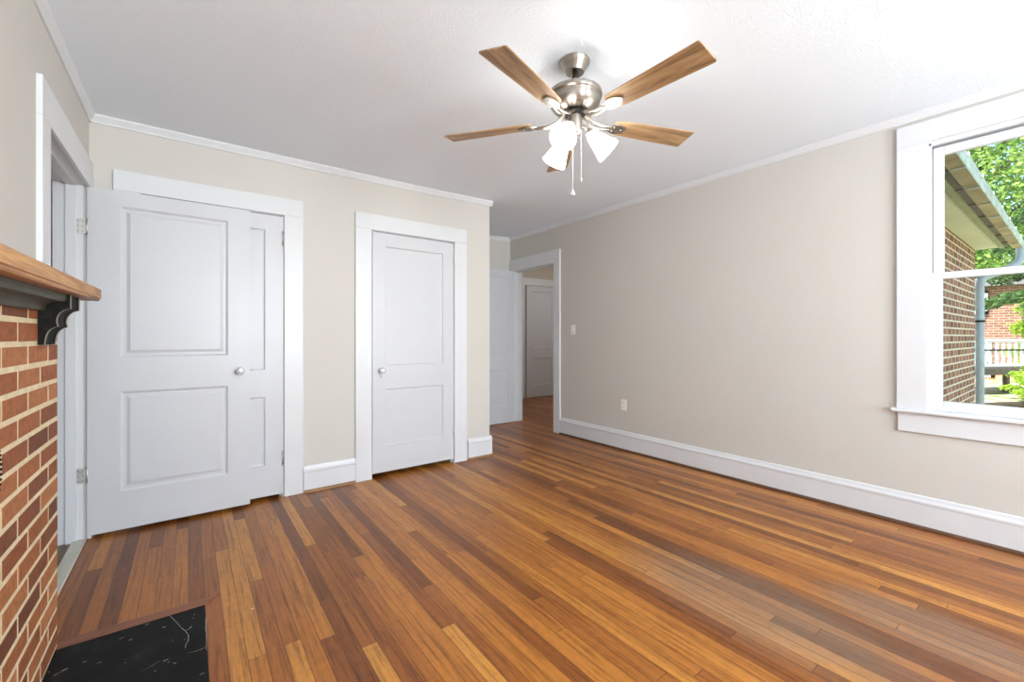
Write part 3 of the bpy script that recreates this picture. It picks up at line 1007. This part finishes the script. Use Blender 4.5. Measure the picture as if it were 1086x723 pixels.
corbel(2.123, 2.290)
corbel(0.31, 0.477)

# hearth ---------------------------------------------------------------
he = empty('hearth', (-0.18, 1.25, 0), 'black slate hearth slab let into the floor at the fireplace', 'hearth')
HO = Vector((-0.18, 1.25, 0))
mb = MB()
def hbox(a, b, m):
    mb.box(Vector(a) - HO, Vector(b) - HO, m)
hbox((-0.4105, 0.14, -0.02), (0.055, 2.362, 0.002), M['slate'])
def strip(p, w, m=M['scratch'], z=0.0026):
    for a, b in zip(p, p[1:]):
        a = Vector((a[0], a[1], z)); b = Vector((b[0], b[1], z))
        d_ = (b - a).normalized(); nn = Vector((-d_.y, d_.x, 0)) * rnd.uniform(w * 0.3, w)
        mb.add([a - nn - HO, b - nn * 0.6 - HO, b + nn * 0.6 - HO, a + nn - HO], [(0, 1, 2, 3)], m)
f_, hz_ = 456.0, 357.0
def fl(x, y):
    u = (x - 543) / f_; t = 1.2 / ((y - hz_) / f_)
    return ((0.6 + 0.8 * u) * t, (0.8 - 0.6 * u) * t)
strip([fl(*p) for p in [(178.5, 652), (183, 656), (188, 661), (192, 666), (196.5, 669.5), (200, 674), (199.5, 680), (197, 684), (196.5, 688)]], 0.0014)
strip([fl(*p) for p in [(196.5, 669.5), (201, 667), (204, 664)]], 0.0012)
strip([fl(*p) for p in [(199, 693), (206, 691.5), (212, 689.5), (218, 687)]], 0.0010)
strip([fl(*p) for p in [(218.6, 655), (218.2, 668), (219, 672), (218.8, 690)]], 0.0016)
strip([fl(*p) for p in [(57, 717), (66, 712), (72, 709)]], 0.0030)
strip([fl(*p) for p in [(150, 713), (160, 707), (170, 701)]], 0.0008)
for p in ((127, 678), (137, 679.5), (88, 703), (103, 704), (173, 702), (184, 704), (212, 716), (154, 663), (172, 666)):
    a = fl(*p); strip([a, (a[0] + rnd.uniform(0.006, 0.016), a[1] + rnd.uniform(-0.006, 0.006))], 0.0022)
mb.build('slate_slab', None, he)
mb = MB()
mb.add([Vector(p) - HO for p in [(-0.4105, 2.362, 0.0), (0.055, 2.362, 0.0), (0.1145, 2.420, 0.0), (-0.4105, 2.420, 0.0), (-0.4105, 2.362, 0.0035), (0.055, 2.362, 0.0035), (0.1145, 2.420, 0.0035), (-0.4105, 2.420, 0.0035)]],
       [(0, 3, 2, 1), (4, 5, 6, 7), (0, 1, 5, 4), (1, 2, 6, 5), (2, 3, 7, 6), (3, 0, 4, 7)])
mb.build('wood_border', M['border'], he, label='mitred reddish wood strip behind the slab')

# ------------------------------------------------------------------ switch and outlet
def plate(name, y, z, label, cat, outlet):
    r = empty(name, (RX, y, z), label, cat)
    mb = MB(); mb.box((-0.006, -0.036, -0.058), (0, 0.036, 0.058))
    mb.build('cover_plate', M['plastic'], r, bevel=0.003)
    mb = MB()
    if outlet:
        for s in (-1, 1):
            mb.box((-0.0085, -0.017, s * 0.026 - 0.016), (-0.005, 0.017, s * 0.026 + 0.016), M['plastic'])
            for q in (-0.007, 0.007):
                mb.box((-0.0088, q - 0.0012, s * 0.026 - 0.002), (-0.0084, q + 0.0012, s * 0.026 + 0.008), M['blackmetal'])
        mb.build('receptacle', None, r)
    else:
        for s in (-1,):
            mb.box((-0.008, -0.011, -0.022), (-0.005, 0.011, 0.022), M['plastic'])
            mb.box((-0.016, -0.004, -0.002), (-0.006, 0.004, 0.010), M['plastic'])
        mb.build('toggle', None, r)
plate('light_switch', 3.686, 1.283, 'white toggle light switch beside the hall doorway', 'switch', False)
plate('wall_outlet', 2.931, 0.478, 'white electrical outlet low on the long beige wall', 'outlet', True)

# ------------------------------------------------------------------ ceiling fan
FX, FY, BZ = 1.520, 1.510, 2.264
fan = empty('ceiling_fan', (FX, FY, zc(FX)), 'brushed nickel ceiling fan with five wood blades and lit lamps', 'ceiling fan')
FZ = zc(FX)
def Z(z):
    return z - FZ
mb = MB()
mb.lathe([(0.0, 0.004), (0.073, 0.004), (0.0745, -0.003), (0.073, -0.010), (0.064, -0.024), (0.054, -0.038), (0.047, -0.050), (0.046, -0.055), (0.042, -0.058), (0.036, -0.055), (0.028, -0.040), (0.0, -0.040)], 40)
mb.build('canopy', M['brushed'], fan)
mb = MB(); mb.tube([(0, 0, -0.035), (0, 0, Z(2.39))], 0.013, 16); mb.lathe([(0.0135, Z(2.415)), (0.02, Z(2.41)), (0.024, Z(2.396))], 20)
mb.build('downrod', M['nickel'], fan)
mb = MB()
mb.lathe([(0.013, Z(2.404)), (0.080, Z(2.403)), (0.122, Z(2.401)), (0.1315, Z(2.395)), (0.1330, Z(2.380)), (0.1310, Z(2.374)), (0.1225, Z(2.373)), (0.1225, Z(2.366)), (0.1225, Z(2.350)), (0.119, Z(2.337)), (0.110, Z(2.325)), (0.094, Z(2.314)), (0.074, Z(2.308)), (0.056, Z(2.306)), (0.054, Z(2.314)), (0.03, Z(2.314))], 48)
mb.build('motor_housing', M['brushed'], fan)
mb = MB(); mb.lathe([(0.03, Z(2.315)), (0.052, Z(2.313)), (0.052, Z(2.292)), (0.042, Z(2.286)), (0.03, Z(2.286))], 32)
mb.build('flywheel', M['blackmetal'], fan, label='dark rotor ring')
mb = MB(); mb.lathe([(0.0, Z(2.290)), (0.033, Z(2.290)), (0.034, Z(2.284)), (0.034, Z(2.215)), (0.033, Z(2.207)), (0.026, Z(2.197)), (0.012, Z(2.191)), (0.008, Z(2.185)), (0.0, Z(2.183))], 32)
kit = mb.build('light_kit', M['brushed'], fan, label='nickel lamp holder housing')
# blades
R0, R1 = 0.210, 0.678
ph = math.radians(54.73)
def blade_outline():
    w0, w1 = 0.052, 0.067
    out = [(R0, -0.030)]
    out += curve_pts([(R0, -0.030), (R0 + 0.018, -0.046), (R0 + 0.05, -w0), (R0 + 0.10, -w0 - 0.003)], 4)[1:]
    out += [(R1 - 0.006, -w1), (R1, -w1 + 0.006), (R1, w1 - 0.006), (R1 - 0.006, w1)]
    back = curve_pts([(R0, 0.030), (R0 + 0.018, 0.046), (R0 + 0.05, w0), (R0 + 0.10, w0 + 0.003)], 4)
    out += list(reversed(back))
    return out
OUT = blade_outline()
def iron_mesh():
    mb = MB()
    # forked arm from the rotor out to a leaf-shaped plate below the blade
    for s in (-1, 1):
        mb.tube([(0.046, s * 0.010, 0.036), (0.09, s * 0.016, 0.0), (0.14, s * 0.014, -0.012), (0.20, s * 0.010, -0.010)], 0.0055, 8, rs=[0.008, 0.007, 0.006, 0.006])
    leaf = curve_pts([(0.175, 0.0), (0.19, 0.018), (0.225, 0.034), (0.262, 0.028), (0.285, 0.010), (0.290, 0.0)], 5)
    leaf = leaf + [(a, -b) for a, b in reversed(leaf[1:-1])]
    mb.prism(leaf, (0, 0, -0.0045), (0, 0, -0.0115), (1, 0, 0), (0, 1, 0))
    for p in ((0.215, 0.015), (0.215, -0.015), (0.262, 0.0)):
        mb.lathe([(0.0, -0.0155), (0.004, -0.0145), (0.005, -0.0115)], 8, None, Matrix.Translation((p[0], p[1], 0)))
    return mb
bl = MB()
bl.prism(OUT, (0, 0, -0.003), (0, 0, 0.003), (1, 0, 0), (0, 1, 0), M['blade'])
blade0 = bl.build('blade', None, fan, bevel=0.0012)
iron0 = iron_mesh().build('blade_iron', M['nickel'], blade0, bevel=0.001)
TX, TY = 0.0155 / 0.654, 0.0113 / 0.654
for k in range(5):
    if k == 0:
        b = blade0; ir = iron0
    else:
        b = blade0.copy(); COL.objects.link(b); b.parent = fan
        ir = iron0.copy(); COL.objects.link(ir); ir.parent = b
    a = ph + k * 2 * PI / 5
    tiltm = Matrix(((1, 0, -TX), (0, 1, -TY), (TX, TY, 1))).to_4x4()
    q = tiltm.to_quaternion().to_matrix().to_4x4()
    m4 = Matrix.Translation((0, 0, Z(BZ))) @ q @ Matrix.Rotation(a, 4, 'Z') @ Matrix.Rotation(math.radians(-11), 4, 'X')
    b.matrix_basis = m4
# lamp arms and shades (directions measured from the view: right, back-left, front-left)
Rv = Vector((0.8, -0.6, 0)); Fv = Vector((0.6, 0.8, 0))
shade_prof = [(0.0, 0.0), (0.020, 0.0), (0.027, 0.004), (0.031, 0.014), (0.039, 0.045), (0.051, 0.085), (0.062, 0.118), (0.0635, 0.126), (0.060, 0.126), (0.058, 0.118), (0.047, 0.085), (0.035, 0.045), (0.027, 0.016), (0.0, 0.010)]
sh0 = None
for k, phi in enumerate((0, 122, 243)):
    p = math.radians(phi)
    hd = Rv * math.cos(p) + Fv * math.sin(p)
    dr = (hd * 0.72 + Vector((0, 0, -0.69))).normalized()
    st = hd * 0.070 + Vector((0, 0, Z(2.207)))
    arm = MB()
    ap = [hd * 0.030 + Vector((0, 0, Z(2.230))), hd * 0.046 + Vector((0, 0, Z(2.232))), hd * 0.059 + Vector((0, 0, Z(2.223))), st + dr * 0.004]
    arm.tube([tuple(v) for v in curve_pts([tuple(v) for v in ap], 4)], 0.0075, 10)
    rotm = dr.to_track_quat('Z', 'Y').to_matrix().to_4x4()
    arm.lathe([(0.0, -0.012), (0.014, -0.012), (0.021, -0.004), (0.0225, 0.012), (0.0, 0.012)], 20, None, Matrix.Translation(st) @ rotm)
    arm.build('lamp_arm', M['nickel'], fan)
    if sh0 is None:
        mb = MB(); mb.lathe(shade_prof, 32)
        sh = mb.build('lamp_shade', M['shade'], fan, label='frosted white glass shade, lit')
        mb = MB(); mb.lathe([(0.0, 0.03), (0.011, 0.032), (0.014, 0.045), (0.022, 0.066), (0.022, 0.078), (0.014, 0.092), (0.0, 0.096)], 16)
        bu = mb.build('bulb', M['bulb'], sh)
        sh0 = sh; bu0 = bu
    else:
        sh = sh0.copy(); COL.objects.link(sh); sh.parent = fan
        bu = bu0.copy(); COL.objects.link(bu); bu.parent = sh
    sh.matrix_basis = Matrix.Translation(st + dr * 0.010) @ rotm
# pull chains
for (px_, dy, zb) in ((-0.013, -0.02, 1.892), (0.028, -0.022, 1.95)):
    o_ = Rv * px_ + Fv * dy
    mb = MB()
    top = Z(2.208)
    nb = int((top - Z(zb + 0.02)) / 0.006)
    mb.tube([(o_.x, o_.y, top), (o_.x, o_.y, Z(zb + 0.02))], 0.0013, 6)
    for i in range(0, nb, 2):
        mb.lathe([(0.0, 0.0022), (0.0022, 0.0), (0.0, -0.0022)], 6, None, Matrix.Translation((o_.x, o_.y, top - i * 0.006)))
    ch = mb.build('pull_chain', M['plastic'], fan)
    mb = MB()
    if zb < 1.9:
        mb.lathe([(0.0, 0.026), (0.003, 0.024), (0.005, 0.016), (0.0115, 0.004), (0.0115, 0.0), (0.0, -0.001)], 14, M['plastic'], Matrix.Translation((o_.x, o_.y, Z(zb))))
    else:
        mb.lathe([(0.0, 0.024), (0.003, 0.022), (0.0045, 0.010), (0.003, 0.0), (0.0, -0.001)], 12, M['nickel'], Matrix.Translation((o_.x, o_.y, Z(zb))))
    mb.build('chain_pull', None, ch)

# ------------------------------------------------------------------ outside
GZ = -0.66
mb = MB(); mb.box((RX + WT, -30, GZ - 0.3), (80, 40, GZ))
tag(mb.build('ground', M['ground']), 'sunlit patchy lawn and pale ground outside the window', 'ground', 'structure')
wing = empty('house_wing', (7.0, 1.05, GZ), 'brown brick wing of the house with white soffit and gutter outside the window', 'house')
WO = Vector((7.0, 1.05, GZ))
WX1 = 9.95
def ob(mb, a, b, m=None):
    mb.box(Vector(a) - WO, Vector(b) - WO, m)
mb = MB(); ob(mb, (RX + WT, 1.05, GZ), (WX1, 1.25, 2.60)); ob(mb, (WX1 - 0.2, 1.25, GZ), (WX1, 2.5, 2.60))
mb.build('brick_wall', M['extbrick'], wing)
mb = MB(); ob(mb, (RX + WT, 0.790, 2.575), (WX1 + 0.04, 1.05, 2.59))
mb.build('soffit', M['soffit'], wing)
mb = MB(); ob(mb, (RX + WT, 0.742, 2.560), (WX1 + 0.06, 0.795, 2.60))
mb.build('frieze_board', M['sage'], wing)
mb = MB(); ob(mb, (RX + WT, 0.675, 2.590), (WX1 + 0.08, 0.745, 2.61))
for i in range(8):
    x = 4.3 + i * 0.75
    ob(mb, (x, 0.670, 2.578), (x + 0.02, 0.785, 2.60))
mb.build('eave_groove', M['groove'], wing)
mb = MB()
for i in range(14):
    x = RX + WT + i * 0.46
    ob(mb, (x, 0.578, 2.575), (min(x + 0.452, WX1 + 0.3), 0.680, 2.597))
mb.build('eave_board', M['tan'], wing)
mb = MB()
gp = [(0.0, 0.0), (-0.006, 0.004), (-0.010, 0.03), (-0.006, 0.055), (-0.012, 0.078), (-0.014, 0.104), (-0.008, 0.104), (-0.006, 0.08), (0.0, 0.058), (-0.004, 0.034), (0.0, 0.010), (0.006, 0.006)]
mb.prism(gp, Vector((RX + WT, 0.578, 2.570)) - WO, Vector((WX1 + 0.36, 0.578, 2.570)) - WO, (0, 1, 0), (0, 0, 1))
for i in range(8):
    x = 4.2 + i * 0.78
    ob(mb, (x, 0.553, 2.645), (x + 0.025, 0.60, 2.678)); ob(mb, (x, 0.570, 2.562), (x + 0.03, 0.66, 2.572))
ob(mb, (WX1 + 0.355, 0.558, 2.570), (WX1 + 0.36, 0.640, 2.677))
mb.build('gutter', M['gutter'], wing)
mb = MB()
mb.add([Vector(p) - WO for p in [(RX + WT, 0.60, 2.69), (WX1 + 0.42, 0.60, 2.69), (WX1 + 0.42, 3.2, 3.9), (RX + WT, 3.2, 3.9), (RX + WT, 0.60, 2.66), (WX1 + 0.42, 0.60, 2.66), (WX1 + 0.42, 3.2, 3.8), (RX + WT, 3.2, 3.8)]],
       [(0, 1, 2, 3), (4, 7, 6, 5), (0, 4, 5, 1), (1, 5, 6, 2), (2, 6, 7, 3), (3, 7, 4, 0)])
mb.build('roof', M['roof'], wing)
mb = MB()
dp = [(10.26, 0.60, 2.60), (10.28, 0.60, 2.46), (10.24, 0.63, 2.34), (10.15, 0.78, 2.22), (10.03, 0.96, 2.13), (10.0, 1.0, 2.0), (10.0, 1.0, 1.2), (10.0, 1.0, GZ + 0.1)]
dp = curve_pts(dp[:6], 4) + [dp[6], dp[7]]
mb.tube([Vector(p) - WO for p in dp], 0.052, 12)
ds = mb.build('downspout', M['downspout'], wing)
mb = MB(); mb.tube([Vector((10.0, 1.0, 1.43)) - WO, Vector((10.0, 1.0, 1.46)) - WO], 0.066, 12)
mb.build('strap', M['blackmetal'], ds)

# neighbouring brick house
nh = empty('brick_house', (28, 3.0, GZ), 'neighbouring brick house behind the white deck railing', 'house')
NO = Vector((28, 3.0, GZ))
mb = MB()
holes = [(3.15, 3.9, 2.55, 4.0), (2.9, 3.55, 0.35, 1.35), (2.6, 3.3, -0.35, -0.02)]
mb.box(Vector((28, 1.6, 0.0)) - NO, Vector((36, 9, 3.4)) - NO, M['farbrick'])
mb.box(Vector((27.9, 0.6, GZ)) - NO, Vector((36, 9, 0.0)) - NO, M['farbrick2'])
mb.build('wall', None, nh)
for (a, b, c, d_) in ((2.55, 3.5, 2.2, 3.2), (2.45, 3.25, 0.0, 1.05), (2.35, 3.3, GZ + 0.10, -0.10)):
    mb = MB()
    mb.box(Vector((27.82, a, c)) - NO, Vector((28.02, b, c + 0.12)) - NO); mb.box(Vector((27.82, a, d_ - 0.1)) - NO, Vector((28.02, b, d_)) - NO)
    mb.box(Vector((27.82, a, c)) - NO, Vector((28.02, a + 0.12, d_)) - NO); mb.box(Vector((27.82, b - 0.12, c)) - NO, Vector((28.02, b, d_)) - NO)
    mb.box(Vector((27.84, (a + b) / 2 - 0.04, c)) - NO, Vector((28.02, (a + b) / 2 + 0.04, d_)) - NO)
    w_ = mb.build('window', M['white'], nh)
    mb = MB(); mb.box(Vector((27.88, a + 0.1, c + 0.1)) - NO, Vector((27.90, b - 0.1, d_ - 0.08)) - NO)
    mb.build('pane', M['glassblue'], w_)
mb = MB(); mb.add([Vector(p) - NO for p in [(27.4, 1.2, 3.38), (27.4, 9.4, 3.38), (32, 9.4, 4.4), (32, 1.2, 4.4), (36.5, 9.4, 3.38), (36.5, 1.2, 3.38)]], [(0, 1, 2, 3), (3, 2, 4, 5), (0, 3, 5), (1, 4, 2), (0, 5, 4, 1)])
mb.build('roof', M['roof'], nh)

# deck with white railing, running diagonally away
P1 = Vector((19.75, 2.20, 0)); P2 = Vector((23.3, 0.38, 0))
dk = empty('deck_railing', (P1.x, P1.y, GZ), 'white balustrade of a raised deck before the brick house', 'railing')
dv = (P2 - P1).normalized(); L = (P2 - P1).length; ang = math.atan2(dv.y, dv.x)
dk.rotation_euler = (0, 0, ang)
b0 = 0.20 - GZ
def dbx(mb, x0, x1, y0, y1, z0, z1):
    mb.box((x0, y0, z0), (x1, y1, z1))
mb = MB(); dbx(mb, 0, L, -0.05, 0.05, b0 + 0.85, b0 + 0.94); mb.build('top_rail', M['white'], dk)
mb = MB(); dbx(mb, 0, L, -0.035, 0.035, b0 + 0.05, b0 + 0.13); mb.build('bottom_rail', M['white'], dk)
mb = MB(); dbx(mb, 0, L, -0.06, -0.03, b0 + 0.55, b0 + 0.60); mb.build('handrail_pipe', M['blackmetal'], dk, label='dark pipe running along the balusters')
mb = MB(); dbx(mb, 0, L, -0.12, 1.6, b0 - 0.22, b0 + 0.0)
for q in (0.3, 2.0, 3.7):
    dbx(mb, q, q + 0.12, 0.3, 0.42, 0, b0 - 0.22)
mb.build('deck_platform', M['deck'], dk)
mb = MB(); dbx(mb, -0.035, 0.035, -0.028, 0.028, b0 + 0.1, b0 + 0.92)
bal0 = mb.build('baluster', M['white'], dk)
nb = int(L / 0.25)
for i in range(nb + 1):
    b = bal0 if i == 0 else bal0.copy()
    if i:
        COL.objects.link(b); b.parent = dk
    b.location = (0.05 + i * (L - 0.1) / nb, 0, 0)
for i in (0, nb):
    mb = MB()
    x = 0.05 + i * (L - 0.1) / nb
    dbx(mb, x - 0.06, x + 0.06, -0.06, 0.06, b0, b0 + 1.05)
    mb.build('post', M['white'], dk)

# plants ---------------------------------------------------------------
def leaf_cloud(mb, c, rad, n, size, rnd, m, shell=0.45, flat=0.0, clusters=0):
    cl = []
    for _ in range(clusters):
        while True:
            p = Vector((rnd.uniform(-1, 1), rnd.uniform(-1, 1), rnd.uniform(-1, 1)))
            if shell < p.length < 1: break
        cl.append(p)
    vs = []; fs = []
    k = mb.mat(m)
    for _ in range(n):
        if cl:
            q = rnd.choice(cl)
            p = q + Vector((rnd.gauss(0, 0.11), rnd.gauss(0, 0.11), rnd.gauss(0, 0.08)))
        else:
            while True:
                p = Vector((rnd.uniform(-1, 1), rnd.uniform(-1, 1), rnd.uniform(-1, 1)))
                if shell < p.length < 1: break
        P = Vector(c) + Vector((p.x * rad[0], p.y * rad[1], p.z * rad[2]))
        a = Vector((rnd.gauss(0, 1), rnd.gauss(0, 1), rnd.gauss(0, 1) * (1 - flat))).normalized()
        b = a.cross(Vector((rnd.gauss(0, 1), rnd.gauss(0, 1), rnd.gauss(0, 1)))).normalized()
        s = size * rnd.uniform(0.6, 1.3)
        tn = rnd.random()
        i0 = len(mb.v)
        for v in (P - a * s, P + b * s * 0.5, P + a * s, P - b * s * 0.5):
            mb.v.append(tuple(v)); mb.tones.append(tn)
        mb.f.append((i0, i0 + 1, i0 + 2, i0 + 3)); mb.mi.append(k); mb.sm.append(False)
def tree(name, x, y, h, cr, n, size, mat, label, seed, cz=None, group=None, cl=60, cat='tree'):
    r = empty(name, (x, y, GZ), label, cat, group=group)
    rd = random.Random(seed)
    mb = MB()
    cz = cz if cz is not None else h * 0.62
    pts = [(0, 0, 0), (rd.uniform(-0.1, 0.1), 0.05, h * 0.3), (0.1, rd.uniform(-0.2, 0.2), h * 0.6), (0, 0, h * 0.85)]
    mb.tube(pts, 0.2, 8, rs=[h * 0.03, h * 0.022, h * 0.014, h * 0.006])
    for i in range(9):
        a = rd.uniform(0, 2 * PI); z = rd.uniform(0.35, 0.7) * h
        mb.tube([(0.05, 0, z), (math.cos(a) * cr * 0.4, math.sin(a) * cr * 0.4, z + 0.12 * h), (math.cos(a) * cr * 0.75, math.sin(a) * cr * 0.75, z + 0.2 * h)], 0.05, 6, rs=[h * 0.01, h * 0.007, h * 0.003])
    mb.build('trunk', M['bark'], r)
    mb = MB()
    leaf_cloud(mb, (0, 0, cz), (cr, cr, h - cz if h - cz > 0 else cr), n, size, rd, mat, 0.35, 0, cl)
    mb.build('foliage', None, r, recalc=False, tones=True)
    return r
tree('broadleaf_tree', 46, 5.0, 24, 9.5, 60000, 0.17, M['leaf'], 'tall bright green broadleaf tree rising behind the brick house', 11, cz=14, cl=420)
tree('broadleaf_tree', 49, -17, 22, 8.0, 9000, 0.32, M['leaf'], 'broadleaf tree far to the right of the brick house', 13, cz=12, cl=150)
tree('broadleaf_tree', 24, -7.5, 12, 4.4, 10000, 0.18, M['leaf'], 'green broadleaf tree standing free right of the deck', 12, cz=7, cl=120)
tree('broadleaf_tree', 13.0, -12.5, 10, 3.8, 9000, 0.16, M['leaf2'], 'yellow-green tree on the right-hand side of the garden', 14, cz=6, cl=110)
# hanging dark conifer boughs
r = empty('spruce_tree', (15.6, -0.8, GZ), 'dark conifer with drooping boughs above the deck railing', 'tree')
rd = random.Random(5)
mb = MB(); mb.tube([(0, 0, 0), (0, 0, 3), (0, 0, 8.5)], 0.2, 8, rs=[0.22, 0.17, 0.03])
mb2 = MB()
for lv in range(9):
    z = 3.05 + lv * 0.62; rr = 2.5 * (1 - lv / 10)
    for i in range(9):
        a = 2 * PI * i / 9 + lv * 0.5
        tip = (math.cos(a) * rr, math.sin(a) * rr, z - 0.28 * rr + 0.1)
        mb.tube([(0, 0, z), (math.cos(a) * rr * 0.5, math.sin(a) * rr * 0.5, z), tip], 0.03, 5, rs=[0.035, 0.02, 0.008])
        for s in range(5):
            t_ = 0.25 + s * 0.18
            c = (math.cos(a) * rr * t_, math.sin(a) * rr * t_, z - 0.28 * rr * max(0, t_ - 0.4) - 0.02)
            leaf_cloud(mb2, c, (0.32, 0.32, 0.13), 230, 0.05, rd, M['spruce'], 0.0, 0.4)
mb.build('trunk', M['bark'], r)
mb2.build('foliage', None, r, recalc=False, tones=True)
def bush(x, y, rx, h, n, size, mat, label, seed, cat='shrub', name='garden_shrub'):
    r = empty(name, (x, y, GZ), label, cat)
    rd = random.Random(seed)
    mb = MB()
    for i in range(8):
        a = rd.uniform(0, 2 * PI)
        mb.tube([(0, 0, 0), (math.cos(a) * rx * 0.3, math.sin(a) * rx * 0.3, h * 0.4), (math.cos(a) * rx * 0.6, math.sin(a) * rx * 0.6, h * 0.75)], 0.02, 5, rs=[0.03, 0.02, 0.008])
    mb.build('stem', M['bark'], r)
    mb = MB(); leaf_cloud(mb, (0, 0, h * 0.52), (rx, rx, h * 0.48), n, size, rd, mat, 0.2, 0, 40)
    mb.build('foliage', None, r, recalc=False, tones=True)
bush(19.6, 0.80, 0.70, 1.0, 6000, 0.04, M['leaf2'], 'bright green low shrub before the raised deck', 21)
bush(26.4, 0.75, 1.15, 3.6, 12000, 0.06, M['leaf2'], 'tall yellow-green bush at the corner of the brick house', 22)
bush(13.5, -2.8, 1.0, 1.4, 3000, 0.08, M['leaf2'], 'rounded green shrub at the right of the garden', 23)
mb = MB(); mb.tube([(-1.4, 0.9, 0.08), (-0.5, 0.3, 0.10), (0.6, -0.2, 0.09), (2.2, -0.9, 0.08)], 0.1, 8, rs=[0.08, 0.1, 0.1, 0.07])
o = mb.build('garden_log', M['mulch'], None, loc=(16.6, 1.2, GZ))
tag(o, 'dark fallen log lying on the pale ground by the low shrub', 'log')
